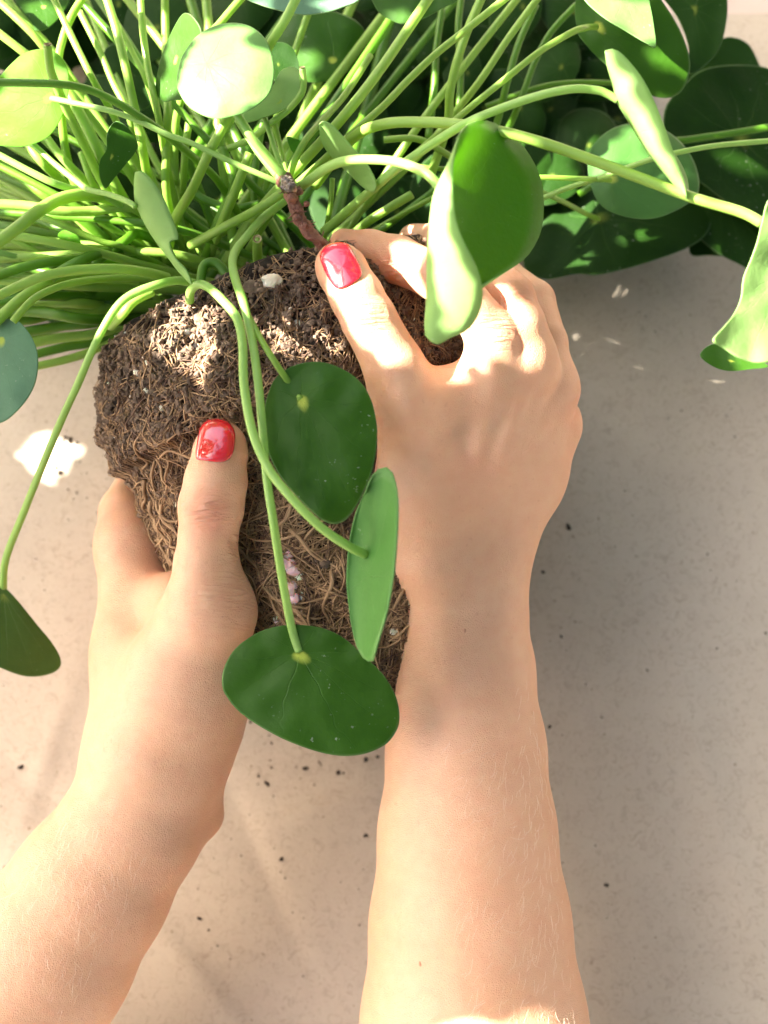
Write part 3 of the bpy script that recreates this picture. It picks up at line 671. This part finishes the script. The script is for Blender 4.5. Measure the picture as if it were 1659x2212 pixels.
# ------------------------------------------------------------------ woody stem
def woody():
    pts = [(606,383,.165),(618,396,.166),(628,418,.166),(636,448,.166),(650,478,.165),(672,505,.163),(700,533,.158),(760,600,.145),(800,640,.13)]
    Q = catmull(pts, 12); P = [at(*q) for q in Q]
    R = np.interp(np.linspace(0, 1, len(P)), [0, .06, .12, .2, .26, .34, .5, .7, 1], [12, 18, 20, 14, 17, 14, 13, 15, 16])*mpp(.165)
    v, f = tube_geo(P, R, 24)
    v = np.array([Vector(q) + Vector((noise.noise(Vector(q)*260), noise.noise(Vector(q)*260+Vector((9,0,0))), noise.noise(Vector(q)*260+Vector((0,9,0)))))*.0013 for q in v])
    st = mesh('woody_stem', v, f, M['bark'], plant, label='knobbly reddish brown stem pinched between thumb and finger')
    def blob(x, y, z, r, mat, name):
        b = bmesh.new(); bmesh.ops.create_icosphere(b, subdivisions=3, radius=1); c = at(x, y, z)
        vv = [c + q.co*r*(1+.4*noise.noise(q.co*1.8+c*300)) for q in b.verts]
        mesh(name, vv, [tuple(k.index for k in g.verts) for g in b.faces], mat, st)
    for (x, y, z, r) in [(622,400,.170,.0028),(628,406,.171,.0024),(618,392,.170,.0022)]: blob(x, y, z, r, M['bark_wet'], 'resin_drop')
    for (x, y, z, r) in [(612,386,.168,.0016),(646,414,.168,.0015),(630,428,.171,.0020),(642,470,.168,.0014),(656,488,.167,.0014),(662,440,.169,.0010)]: blob(x, y, z, r, M['bark'], 'bark_scale')
    for k in range(26):
        a = at(random.choice([638, 632, 648, 655, 700, 694])+random.uniform(-8, 8), 0, .168); q = random.choice(Q[20:80]); a = at(q[0], q[1], q[2]+.002)
        d = Vector((random.gauss(0, 1), random.gauss(0, 1), random.gauss(0, .6))).normalized()
        v, f = tube_geo([a, a+d*.002, a+d*.0035+Vector((0, 0, -.0008)), a+d*.0045], [.0004, .0003, .0002, .0001], 5)
        mesh('bark_hair', v, f, M['bark'], st)
woody()

# ------------------------------------------------------------------ person: both arms from distance fields
import openvdb as vdb
class Field:
    def __init__(s, lo, hi, h):
        s.lo = np.array(lo, np.float32); s.h = h
        s.n = np.ceil((np.array(hi)-np.array(lo))/h).astype(int)+1
        s.ax = [s.lo[i]+h*np.arange(s.n[i], dtype=np.float32) for i in range(3)]
    def box(s, lo, hi):
        i0 = np.clip(((lo-s.lo)/s.h).astype(int), 0, s.n-1); i1 = np.clip(((hi-s.lo)/s.h).astype(int)+2, 0, s.n)
        return tuple(slice(a, b) for a, b in zip(i0, i1))
    def new(s): return np.full(s.n, .03, np.float32)
    def cone(s, D, a, ra, b, rb, k, flat=1.0):
        a, b = np.array(a, np.float32), np.array(b, np.float32); pad = max(ra, rb)+max(k, .004)*2+.004
        sl = s.box(np.minimum(a, b)-pad, np.maximum(a, b)+pad)
        x = s.ax[0][sl[0]][:, None, None]; y = s.ax[1][sl[1]][None, :, None]; z = s.ax[2][sl[2]][None, None, :]
        ba = b-a; L = float(ba@ba)+1e-12
        t = np.clip(((x-a[0])*ba[0]+(y-a[1])*ba[1]+(z-a[2])*ba[2])/L, 0, 1)
        d = np.sqrt((x-a[0]-t*ba[0])**2+(y-a[1]-t*ba[1])**2+((z-a[2]-t*ba[2])/flat)**2)-(ra+(rb-ra)*t)
        D[sl] = smin(D[sl], d, k)
def smin(a, b, k):
    if k <= 0: return np.minimum(a, b)
    h = np.clip(.5+.5*(b-a)/k, 0, 1); return b*(1-h)+a*h-k*h*(1-h)
def P3(p): return np.array(at(p[0], p[1], p[2]))
def rad(p, r): return r*mpp(p[2])
def chain(Fd, D, pts, k, flat=1.0):
    for p, q in zip(pts[:-1], pts[1:]):
        Fd.cone(D, P3(p), rad(p, p[3]), P3(q), rad(q, q[3]), k, flat)
def build_arm(body, fingers, grooves, kf, h=.00085):
    allp = [P3(p) for c, *_ in body for p in c] + [P3(p) for c in fingers for p in c]
    A = np.array(allp); lo, hi = A.min(0)-.055, A.max(0)+.055; lo[2] = max(lo[2], -.01)
    Fd = Field(lo, hi, h); D = Fd.new()
    for c, k, fl in body: chain(Fd, D, c, k, fl)
    base = D.copy(); out = D.copy()
    for c in fingers:
        E_ = Fd.new(); chain(Fd, E_, c, .0018)
        out = np.minimum(out, smin(base, E_, kf))
    for g, rr, kk in grooves:      # carve creases
        G = Fd.new()
        for p, q in zip(g[:-1], g[1:]): Fd.cone(G, P3(p), rr, P3(q), rr, .0005)
        hh = np.clip(.5-.5*(out+G)/kk, 0, 1) ; out = out*(1-hh)+(-G)*hh+kk*hh*(1-hh)
    g = vdb.FloatGrid(background=.03); g.copyFromArray(out)
    pts, quads = g.convertToQuads(isovalue=0.0)[:2]
    V = Fd.lo + pts*h
    return V, quads
RZ = .0
FORE_R = [((1010,1300,.112,136)), ((1004,1240,.116,137)), ((1006,1180,.120,145))]
right_body = [
  ([(1045,2460,.080,254),(1024,2212,.086,234),(1016,2000,.092,209),(1010,1800,.097,186),(1007,1620,.102,167),(1006,1450,.107,145),(1003,1310,.112,130)], .004, .82),
  ([(1003,1310,.112,130),(1000,1200,.117,128)], .006, .70),
  ([(960,1200,.120,100),(1020,980,.134,88),(1078,775,.147,60)], .009, .85),
  ([(1000,1200,.119,100),(1080,980,.132,84),(1142,790,.144,56)], .009, .85),
  ([(1032,1200,.116,88),(1120,1000,.126,78),(1192,842,.132,50)], .009, .85),
  ([(1048,1200,.114,76),(1130,1030,.118,72),(1196,922,.118,48)], .012, .9),
  ([(930,1180,.122,80),(912,1060,.134,84),(880,880,.152,70)], .014, 1.0),
  ([(1076,768,.1525,40),(1086,738,.1525,38)], .004, 1.0), ([(1142,785,.1485,38),(1150,765,.148,36)], .004, 1.0), ([(1196,838,.136,36),(1200,825,.135,34)], .004, 1.0), ([(1204,915,.120,34),(1206,905,.119,34)], .004, 1.0),
  ([(1000,1130,.134,12),(1030,980,.1458,12),(1072,800,.1545,12)], .004, 1.0), ([(1030,1130,.133,12),(1082,980,.1443,12),(1138,815,.1515,12)], .004, 1.0), ([(1060,1130,.130,12),(1124,1000,.1385,12),(1186,865,.1395,12)], .004, 1.0),
  ([(930,1150,.134,12),(905,1020,.1475,12),(868,860,.1625,12)], .005, 1.0),
  ([(900,870,.148,46),(965,858,.145,50),(1050,835,.146,46)], .010, 1.0),
]
right_fingers = [
  [(880,880,.152,68),(850,790,.158,66),(797,690,.163,60),(770,640,.164,58),(738,583,.162,55),(730,572,.161,50)],
  [(1080,775,.147,58),(1062,720,.155,54),(995,640,.160,52),(930,592,.154,50),(858,560,.146,52),(800,540,.143,44),(742,524,.142,31)],
  [(1142,790,.144,54),(1128,700,.152,50),(1105,640,.150,50),(1020,560,.134,45),(940,525,.125,42),(895,518,.12,36)],
  [(1192,842,.132,48),(1180,740,.130,46),(1152,650,.120,47),(1090,600,.10,42),(1000,580,.085,38)],
  [(1196,922,.118,46),(1200,830,.100,44),(1165,740,.082,42),(1090,700,.068,38),(1030,700,.062,34)],
]
right_grooves = [
  ([(762,668,.173),(795,664,.1745),(826,650,.173)], .0007, .0016), ([(765,684,.173),(798,682,.1745),(832,668,.172)], .0006, .0016), ([(772,700,.173),(806,696,.1745),(836,684,.172)], .0005, .0014),
  ([(862,600,.155),(858,575,.157),(845,558,.157)], .0006, .0015),
  ([(1050,700,.166),(1075,690,.166),(1100,698,.164)], .0006, .0016), ([(1046,722,.165),(1078,712,.1655),(1108,722,.163)], .0006, .0016),
]
left_body = [
  ([(-180,2470,.07,230),(-100,2360,.074,215),(0,2215,.080,202),(98,2062,.085,186),(195,1920,.090,166),(285,1785,.095,148),(332,1668,.099,138)], .004, .85),
  ([(332,1668,.099,138),(352,1590,.102,132)], .006, .75),
  ([(430,1735,.088,44),(438,1760,.086,44)], .010, 1.0),
  ([(350,1600,.106,128),(398,1480,.114,128),(455,1320,.130,92)], .012, .95),
  ([(320,1610,.098,110),(305,1420,.092,92),(284,1180,.080,72)], .014, 1.0),
  ([(330,1640,.088,110),(320,1440,.070,90),(300,1250,.056,64)], .014, 1.0),
  ([(350,1640,.080,100),(345,1460,.052,80),(330,1310,.036,56)], .014, 1.0),
  ([(420,1330,.122,50),(380,1296,.110,48),(320,1290,.092,50)], .010, 1.0),
  ([(400,1560,.100,100),(390,1440,.085,90),(372,1350,.075,66)], .014, 1.0),
]
left_fingers = [
  [(452,1320,.131,90),(446,1220,.139,70),(449,1165,.143,63),(456,1095,.147,70),(466,1040,.150,67),(476,975,.152,58),(478,962,.152,53)],
  [(282,1180,.080,70),(276,1110,.070,62),(310,1040,.054,54),(400,985,.030,46),(500,960,.022,42)],
  [(300,1250,.056,62),(300,1170,.042,54),(370,1110,.024,46),(500,1080,.018,42)],
  [(330,1310,.036,54),(370,1230,.024,48),(480,1190,.018,42)],
]
left_grooves = [
  ([(405,1095,.158),(448,1103,.1605),(498,1098,.159)], .0007, .0017), ([(400,1120,.158),(448,1128,.160),(505,1120,.158)], .0006, .0016), ([(402,1075,.159),(452,1080,.161),(500,1078,.159)], .0005, .0014),
  ([(500,1170,.149),(512,1185,.147)], .0009, .0018),
]
V1, Q1 = build_arm(right_body, right_fingers, right_grooves, .009)
V2, Q2 = build_arm(left_body, left_fingers, left_grooves, .008)
VV = np.concatenate([V1, V2]); QQ = np.concatenate([Q1, Q2+len(V1)])[:, ::-1]
me = bpy.data.meshes.new('person')
me.vertices.add(len(VV)); me.vertices.foreach_set('co', VV.astype(np.float32).ravel())
me.loops.add(QQ.size); me.loops.foreach_set('vertex_index', QQ.astype(np.int32).ravel())
me.polygons.add(len(QQ)); me.polygons.foreach_set('loop_start', np.arange(0, QQ.size, 4, dtype=np.int32)); me.polygons.foreach_set('loop_total', np.full(len(QQ), 4, np.int32))
me.update(); me.validate(); me.materials.append(M['skin'])
me.polygons.foreach_set('use_smooth', np.ones(len(QQ), bool))
person = bpy.data.objects.new('person', me); C.objects.link(person)
top(person, 'person shown by two bare forearms and hands with red nails, holding the plant', 'person')
# normals outward?
bv = BVHTree.FromPolygons([tuple(v) for v in VV], [tuple(q) for q in QQ])
hh = ray(bv, 1000, 1800)
if hh[1].z < 0: me.flip_normals(); print('flipped')
# natural redness of knuckles, fingertips and web, as pigment
def blobs(lst):
    r = np.zeros(len(VV), np.float32)
    for (x, y, z, rr, a) in lst:
        c = P3((x, y, z)); d = np.linalg.norm(VV-c, axis=1)/(rr*mpp(z)); r += a*np.exp(-d*d)
    return np.clip(r, 0, 1)
red = blobs([(735,560,.16,60,.5),(1080,700,.155,60,.55),(800,680,.17,45,.35),(1130,640,.15,60,.4),(870,580,.15,70,.4),(760,520,.14,60,.5),(1230,860,.13,50,.5),(1190,990,.12,60,.25),
             (980,790,.14,50,.35),(450,1110,.155,55,.45),(375,1260,.10,55,.7),(230,1140,.08,60,.35),(480,930,.155,60,.3),(500,1330,.13,70,.25),(1150,830,.14,60,.2),(1020,1010,.15,50,.15)])
wr1 = blobs([(450,1105,.16,42,1.0),(505,1180,.145,30,.6),(490,1290,.14,60,.7),(455,1250,.14,40,.3)])
wr2 = blobs([(800,682,.175,40,1.0),(1085,705,.165,40,.8),(862,575,.155,28,.7),(820,895,.155,30,.6),(1130,650,.16,30,.5),(960,830,.15,40,.4)])
for nm, arr in (('red', red), ('wrinkle_a', wr1), ('wrinkle_b', wr2)):
    a = me.attributes.new(nm, 'FLOAT', 'POINT'); a.data.foreach_set('value', arr)
sm = person.modifiers.new('smooth', 'SMOOTH'); sm.factor = .5; sm.iterations = 1

def nail(outline, label, rim=None):
    O = catmull(outline, 6, True); c = O.mean(axis=0); n = len(O); rs = [0, .2, .4, .6, .75, .87, .95, 1.0, 1.03]
    hts = [.0007, .00069, .00065, .0006, .0005, .0004, .00025, .0001, -.0008]
    V = []; XY, ZZ = [], []
    for r in rs[:-1]:
        for k in range(n):
            x, y = c+(O[k]-c)*r; h = ray(bv, x, y)
            if h[0] is not None: XY.append((x-c[0], y-c[1])); ZZ.append(h[0].z)
    ZG = np.zeros((len(rs), n)); zm = np.median(ZZ)
    for a_, r in enumerate(rs):
        for k in range(n):
            x, y = c+(O[k]-c)*min(r, 1.0); h = ray(bv, x, y); ZG[a_, k] = max(h[0].z, zm-.007) if h[0] is not None else zm-.007
    ZR = ZG.copy()
    for _ in range(30):
        Zn = ZG.copy(); Zn[1:-1] = (ZG[1:-1]*2+ZG[2:]+ZG[:-2]+np.roll(ZG[1:-1], 1, 1)+np.roll(ZG[1:-1], -1, 1))/6; Zn[0] = ZG[1].mean(); Zn[-1] = (2*ZG[-1]+np.roll(ZG[-1], 1)+np.roll(ZG[-1], -1))/4; ZG = Zn
    off = max(0.0, float((ZR-ZG)[:-1].max()))+.0002; ZG = ZG+off; ZG[-1] = ZR[-1]
    A_ = np.array([(1, x, y, x*x, x*y, y*y) for x, y in np.array(XY)/50]); co = np.linalg.lstsq(A_, np.array(ZZ), rcond=None)[0]
    for a_, (r, hgt) in enumerate(zip(rs, hts)):
        for k in range(n):
            x, y = c+(O[k]-c)*r; u, w_ = (x-c[0])/50, (y-c[1])/50
            V.append(at(x, y, float(ZG[a_, k])+hgt))
    F = [(i*n+k, i*n+(k+1) % n, (i+1)*n+(k+1) % n, (i+1)*n+k) for i in range(len(rs)-1) for k in range(n)]
    o = mesh('fingernail', V, F, M['nail'], person, label=label)
    return o
nail([(692,556),(703,535),(725,525),(750,528),(765,550),(780,582),(778,598),(760,612),(738,622),(724,620),(706,595)], 'glossy red painted thumbnail pinching the stem')
nail([(427,950),(432,925),(447,909),(470,905),(492,911),(506,930),(507,955),(502,980),(488,995),(465,997),(440,994),(424,988)], 'glossy red painted thumbnail on the root ball')

# fine arm hair
def hairs():
    s = Soup()
    def grow(n, poly, dirn, lenr):
        for _ in range(n):
            a, b, c = random.random(), random.random(), random.random()
            x = (poly[0][0]*(1-a)+poly[1][0]*a)*(1-b)+(poly[2][0]*(1-a)+poly[3][0]*a)*b
            y = (poly[0][1]*(1-a)+poly[1][1]*a)*(1-b)+(poly[2][1]*(1-a)+poly[3][1]*a)*b
            h = ray(bv, x, y)
            if h[0] is None: continue
            nn = h[1] if h[1].dot(CAM-h[0]) > 0 else -h[1]
            ang = dirn + random.gauss(0, .35); d = Vector((math.cos(ang), math.sin(ang), 0)); d = (d-nn*d.dot(nn)).normalized()
            L = random.uniform(*lenr); cv = Vector((random.gauss(0, .2), random.gauss(0, .2), 0))
            p = [h[0], h[0]+d*L*.35+nn*L*.14, h[0]+(d+cv*.4)*L*.7+nn*L*.20, h[0]+(d+cv)*L+nn*L*.18]
            s.add(*tube_geo(p, [.00004, .000035, .00003, .000015], 3, False))
    grow(240, [(960,1600),(1180,1600),(1000,2212),(1250,2212)], math.radians(235), (.002, .0065))
    grow(90, [(1120,1450),(1170,1450),(1130,2100),(1225,2100)], math.radians(235), (.003, .007))
    grow(200, [(150,1750),(330,1850),(-40,2010),(150,2200)], math.radians(262), (.002, .0065))
    o = s.build('arm_hair', M['hair'], person); o['kind'] = 'stuff'
hairs()
for (x, y, r) in [(1004,1362,.0005),(908,2082,.0006)]:
    h = ray(bv, x, y); b = bmesh.new(); bmesh.ops.create_icosphere(b, subdivisions=2, radius=1)
    mesh('mole', [h[0]+Vector((q.co.x*r, q.co.y*r*1.6, q.co.z*r*.35)) for q in b.verts], [tuple(v.index for v in f.verts) for f in b.faces], simple('mole_brown', (.42,.2,.12), (.48,.24,.14), 100), person)

# ------------------------------------------------------------------ specks of soil on the paper
def specks():
    s = Soup()
    big = [(1228,1137,7),(1173,1236,5),(1530,1196,4),(1212,1375,5),(1398,1447,4),(1188,1570,4),(1120,1525,3),(737,1725,5),(680,1775,6),(790,1805,6),(607,1857,6),(658,1660,6),(42,1658,7),(65,1600,4),
           (575,1692,6),(540,1560,4),(430,1985,5),(450,2010,4),(1310,1912,5),(150,950,7),(165,955,5),(140,945,4),(20,1340,4),(205,1870,5),(745,1745,4),(730,1670,5),(1350,1060,4),(735,1550,3),(800,1510,3),
           (700,1600,4),(790,1640,5),(815,1635,5),(120,1010,5),(130,1020,6),(110,1005,4),(60,1450,4),(590,1720,3),(1375,1200,3),(1450,1700,3),(1550,1400,3),(1300,1550,3)]
    lst = [(x, y, r) for x, y, r in big] + [(random.uniform(0, 1659), random.uniform(620, 2200), random.uniform(.8, 2.4)) for _ in range(420)]
    lst += [(random.gauss(170, 60), random.gauss(1000, 60), random.uniform(1, 3)) for _ in range(40)]
    lst += [(random.gauss(700, 120), random.gauss(1640, 50), random.uniform(1, 3.5)) for _ in range(28)]
    for (x, y, r) in lst:
        p = np.array(at(x, y, .0015)); q = RNG.uniform(.6, 1.4, 3); q[2] = .5; r *= .00017
        a = random.uniform(0, 6.28); v = IV*(1+RNG.normal(0, .25, (len(IV), 1)))*q*r*1.1
        R_ = np.array([[math.cos(a), -math.sin(a), 0], [math.sin(a), math.cos(a), 0], [0, 0, 1]])
        z = .0032*noise.noise((p[0]*7, p[1]*7, 3.1)) + .0012*noise.noise((p[0]*19, p[1]*19, 9)); p[2] = z+r*.3
        s.add(v@R_.T+p, IF)
    o = s.build('soil_specks', M['speck'], smooth=False)
    top(o, 'tiny dark specks of soil scattered over the brown paper', kind='stuff')
specks()
# ------------------------------------------------------------------ added unseen leaf blockers up to the left, shaped to dapple the sun
def added_sun_blocker():
    U = SV.cross(Vector((0, 0, 1))).normalized(); W = U.cross(SV).normalized()
    def uv(p): return (p.dot(U), p.dot(W))
    lit = []
    def poly(pts, z): lit.append([uv(at(x, y, z)) for x, y in pts])
    poly([(405,50),(500,35),(605,70),(615,210),(520,265),(440,262),(405,220),(400,120)], .18)
    poly([(520,150),(655,145),(655,250),(530,275)], .16); poly([(500,255),(600,265),(640,400),(560,370)], .165)
    poly([(1240,0),(1290,30),(1330,60),(1400,90),(1460,80),(1400,0)], .135)
    poly([(0,170),(110,110),(148,175),(140,225),(66,283),(50,250),(-30,230)], .15)
    poly([(315,690),(400,650),(450,680),(530,690),(530,775),(480,835),(390,800),(330,765)], .145)
    poly([(570,720),(640,700),(720,740),(700,760),(600,750)], .155)
    poly([(690,530),(770,520),(860,640),(900,760),(830,780),(760,720),(700,620)], .172)
    poly([(850,520),(940,560),(940,640),(870,600)], .155)
    poly([(930,350),(1040,420),(1040,720),(925,720)], .215)
    poly([(1000,270),(1080,270),(1080,420),(1000,420)], .19)
    poly([(690,335),(940,350),(960,410),(700,390)], .19)
    poly([(1035,620),(1100,640),(1140,700),(1225,752),(1100,770),(1020,790)], .16)
    poly([(1310,110),(1370,130),(1490,430),(1430,400)], .195)
    poly([(1275,340),(1360,268),(1385,290),(1320,370),(1270,380)], .09)
    poly([(1300,10),(1400,0),(1450,80),(1416,100)], .135)
    poly([(1560,600),(1620,430),(1740,430),(1760,830),(1500,830)], .19)
    GP = [[(65,935),(100,936),(160,958),(150,967),(68,952)], [(22,975),(55,962),(120,972),(190,972),(165,992),(100,995),(42,990)], [(50,1004),(165,1002),(168,1012),(130,1036),(104,1057),(88,1030)]]
    for q_ in GP: poly(q_, 0)
    def inp(px, py):
        for P in GP:
            c = False
            for (x1, y1), (x2, y2) in zip(P, P[1:]+P[:1]):
                if (y1 > py) != (y2 > py) and px < (x2-x1)*(py-y1)/(y2-y1)+x1: c = not c
            if c: return True
        return False
    poly([(850,2265),(880,2205),(980,2215),(1060,2180),(1200,2165),(1240,2190),(1260,2265)], .13)
    poly([(205,690),(240,690),(235,720),(205,725)], .164)
    for _ in range(150):     # gaps between the leaves
        x, y = random.uniform(-20, 760), random.uniform(-20, 560)
        if x > 420 and y > 480: continue
        a, b = random.uniform(15, 55), random.uniform(12, 34); q = random.uniform(0, 3.1)
        poly([(x+a*math.cos(k)*math.cos(q)-b*math.sin(k)*math.sin(q), y+a*math.cos(k)*math.sin(q)+b*math.sin(k)*math.cos(q)) for k in np.linspace(0, 6.28, 9)[:-1]], .12)
    for _ in range(14):
        x, y = random.uniform(700, 1300), random.uniform(-20, 420)
        a, b = random.uniform(12, 35), random.uniform(10, 22)
        poly([(x+a*math.cos(k), y+b*math.sin(k)) for k in np.linspace(0, 6.28, 9)[:-1]], .13)
    dom = np.array([uv(at(x, y, z)) for x in (-220, 1900) for y in (-220, 2420) for z in (0, .2)])
    lo, hi = dom.min(0)-.02, dom.max(0)+.02; g = .0022
    gx, gy = np.arange(lo[0], hi[0], g), np.arange(lo[1], hi[1], g)
    XX, YY = np.meshgrid(gx, gy); L = np.zeros(XX.shape, bool)
    for P in lit:
        ins = np.zeros(XX.shape, bool)
        for (x1, y1), (x2, y2) in zip(P, P[1:]+P[:1]):
            if y1 == y2: continue
            c = ((y1 > YY) != (y2 > YY)) & (XX < (x2-x1)*(YY-y1)/(y2-y1)+x1); ins ^= c
        L |= ins
    dg = bpy.context.evaluated_depsgraph_get(); RI = ROT.transposed()
    keep = []      # a gap must not put sun where the photograph has shade (paper, lower arms)
    for j, i in zip(*np.where(L)):
        hit, loc, nrm, ix, ob, mt = S.ray_cast(dg, U*float(gx[i])+W*float(gy[j])+SV*.8, -SV)
        if not hit or ob.name not in ('paper_sheet', 'person'): continue
        q = RI @ (loc-CAM); px = q.x/-q.z/HALF*PW/2+PW/2; py = PH/2-q.y/-q.z/HALF*PW/2
        if ob.name == 'paper_sheet' and py > 560 and -50 < px < 1750 and not inp(px, py): keep.append((j, i))
        if ob.name == 'person' and 830 < py < 2120: keep.append((j, i))
    for j, i in keep:
        if gx[i] == gx[i]: L[max(0, j-2):j+3, max(0, i-2):i+3] = False
    print('closed', len(keep), 'lit', int(L.sum()))
    LP = np.stack([XX[L], YY[L]], 1)
    G = np.stack([XX[~L], YY[~L]], 1)
    D = np.array([np.sqrt(((LP-p)**2).sum(1).min()) for p in G])
    cov = np.zeros(len(G), bool)
    t = empty('added_sun_blocker', (-.95, .62, -.01)); top(t, 'added unseen foliage outside the frame, blocking sun and sky light', 'tree')
    pts = [(math.cos(a)*(1+.04*math.sin(5*a)), math.sin(a)*(1+.04*math.sin(5*a))) for a in np.linspace(0, 2*math.pi, 20, endpoint=False)]
    V = [(0, 0, .05)]+[(x*.5, y*.5, .04) for x, y in pts]+[(x, y, 0) for x, y in pts]
    F = [(0, 1+k, 1+(k+1) % 20) for k in range(20)]+[(1+k, 21+k, 21+(k+1) % 20, 1+(k+1) % 20) for k in range(20)]
    SL = Soup()
    Q = SV.to_track_quat('Z', 'Y').to_matrix(); n = 0; cen = {.55: [], 1.5: []}
    for r, mind, dist in ((.06, .085, 1.5), (.045, .062, 1.5), (.035, .041, .55), (.022, .026, .55), (.013, .0155, .55), (.008, .0098, .55), (.005, .0062, .55)):
        idx = np.where(~cov & (D > mind))[0]; RNG.shuffle(idx)
        for i in idx:
            if cov[i] or n > 1600: continue
            dd = dist*random.uniform(.93, 1.07); p = U*float(G[i, 0])+W*float(G[i, 1])+SV*dd
            e = Matrix.Rotation(random.gauss(0, .3), 3, 'X') @ Matrix.Rotation(random.gauss(0, .3), 3, 'Y')
            Rm = np.array(Q @ e @ Matrix.Rotation(random.uniform(0, 6), 3, 'Z')); SL.add((np.array(V)*r*1.08)@Rm.T+np.array(p), F)
            cov |= ((G-G[i])**2).sum(1) < (r*.84)**2; n += 1
            if n % 6 == 0: cen[dist].append(p)
    for i in np.where(~cov)[0]:      # last chinks that would put sun on shaded paper or arms
        if cov[i]: continue
        hit, loc, nrm, ix, ob, mt = S.ray_cast(dg, U*float(G[i, 0])+W*float(G[i, 1])+SV*.5, -SV)
        if not hit or ob.name not in ('paper_sheet', 'person'): continue
        q = RI @ (loc-CAM); px = q.x/-q.z/HALF*PW/2+PW/2; py = PH/2-q.y/-q.z/HALF*PW/2
        bad = (ob.name == 'paper_sheet' and py > 540 and -60 < px < 1760 and not inp(px, py)) or (ob.name == 'person' and 800 < py < 2140)
        if not bad: continue
        if ob.name == 'paper_sheet' and 0 < px < 215 and 915 < py < 1075 and D[i] < .0022: continue
        n += 1; rr_ = max(.003, min(.009, float(D[i])*.85))
        SL.add((np.array(V)*rr_*1.05)@np.array(Q).T+np.array(U*float(G[i, 0])+W*float(G[i, 1])+SV*.56), F)
        cov |= ((G-G[i])**2).sum(1) < (rr_*.93)**2
    lo_ = SL.build('leaves', M['leaf_dark'][0], t); lo_['kind'] = 'stuff'  # unseen leaves added to block the sun around the lit patches
    base = t.location; fork = Vector((-.85, .56, .62))
    v, f = tube_geo(catmull([base, base+Vector((.03, -.02, .3)), fork], 8), np.linspace(.016, .010, 17), 10); mesh('blocker_trunk', v, f, M['bark'], t)  # stem added to carry the sun-blocking leaves
    for k, p in enumerate(cen[.55][:30]+cen[1.5][:14]):
        mid = (fork+p)/2+Vector((0, 0, .04)) + SV*.03
        bp_ = catmull([fork, mid, p+SV*.01], 8)
        if min(np.sqrt(((LP-np.array(uv(Vector(q))))**2).sum(1).min()) for q in bp_) < .006: continue
        v, f = tube_geo(bp_, np.linspace(.004, .0012, 17), 6); mesh('blocker_branch', v, f, M['bark'], t)
    # crown overhead and to the right: added foliage blocks sky light, open at left
    s_ = Soup(); k = 0
    lv = np.array([(-.5, -.28, 0), (0, -.42, .05), (.5, -.25, 0), (.62, .1, -.03), (.3, .42, 0), (-.3, .45, .03), (-.6, .1, 0)])
    while k < 1500:
        d = Vector(RNG.normal(0, 1, 3)).normalized()
        if d.z < .03: continue
        el, az = math.degrees(math.asin(d.z)), math.degrees(math.atan2(d.y, d.x)) % 360
        if 98 < az < 224 and 10 < el < 68 + random.uniform(-6, 6): continue
        if random.random() < .0: continue
        p = np.array(d*random.uniform(1.6, 2.3)) + np.array([0, 0, .2]); sc = random.uniform(.12, .2)
        if p[2] > .5 and abs(p[0]) < .0: continue
        R_ = np.array((d.to_track_quat('Z', 'Y').to_matrix() @ Matrix.Rotation(random.uniform(0, 6), 3, 'Z') @ Matrix.Rotation(random.gauss(0, .5), 3, 'X')))
        s_.add(lv*sc@R_.T+p, [tuple(range(7))]); k += 1
    cr = s_.build('sky_blocker', M['sky_blocker'], t, smooth=False); cr['kind'] = 'stuff'
    print('shade leaves', n, 'covered', cov.mean())
added_sun_blocker()
print('objects', len(bpy.data.objects))
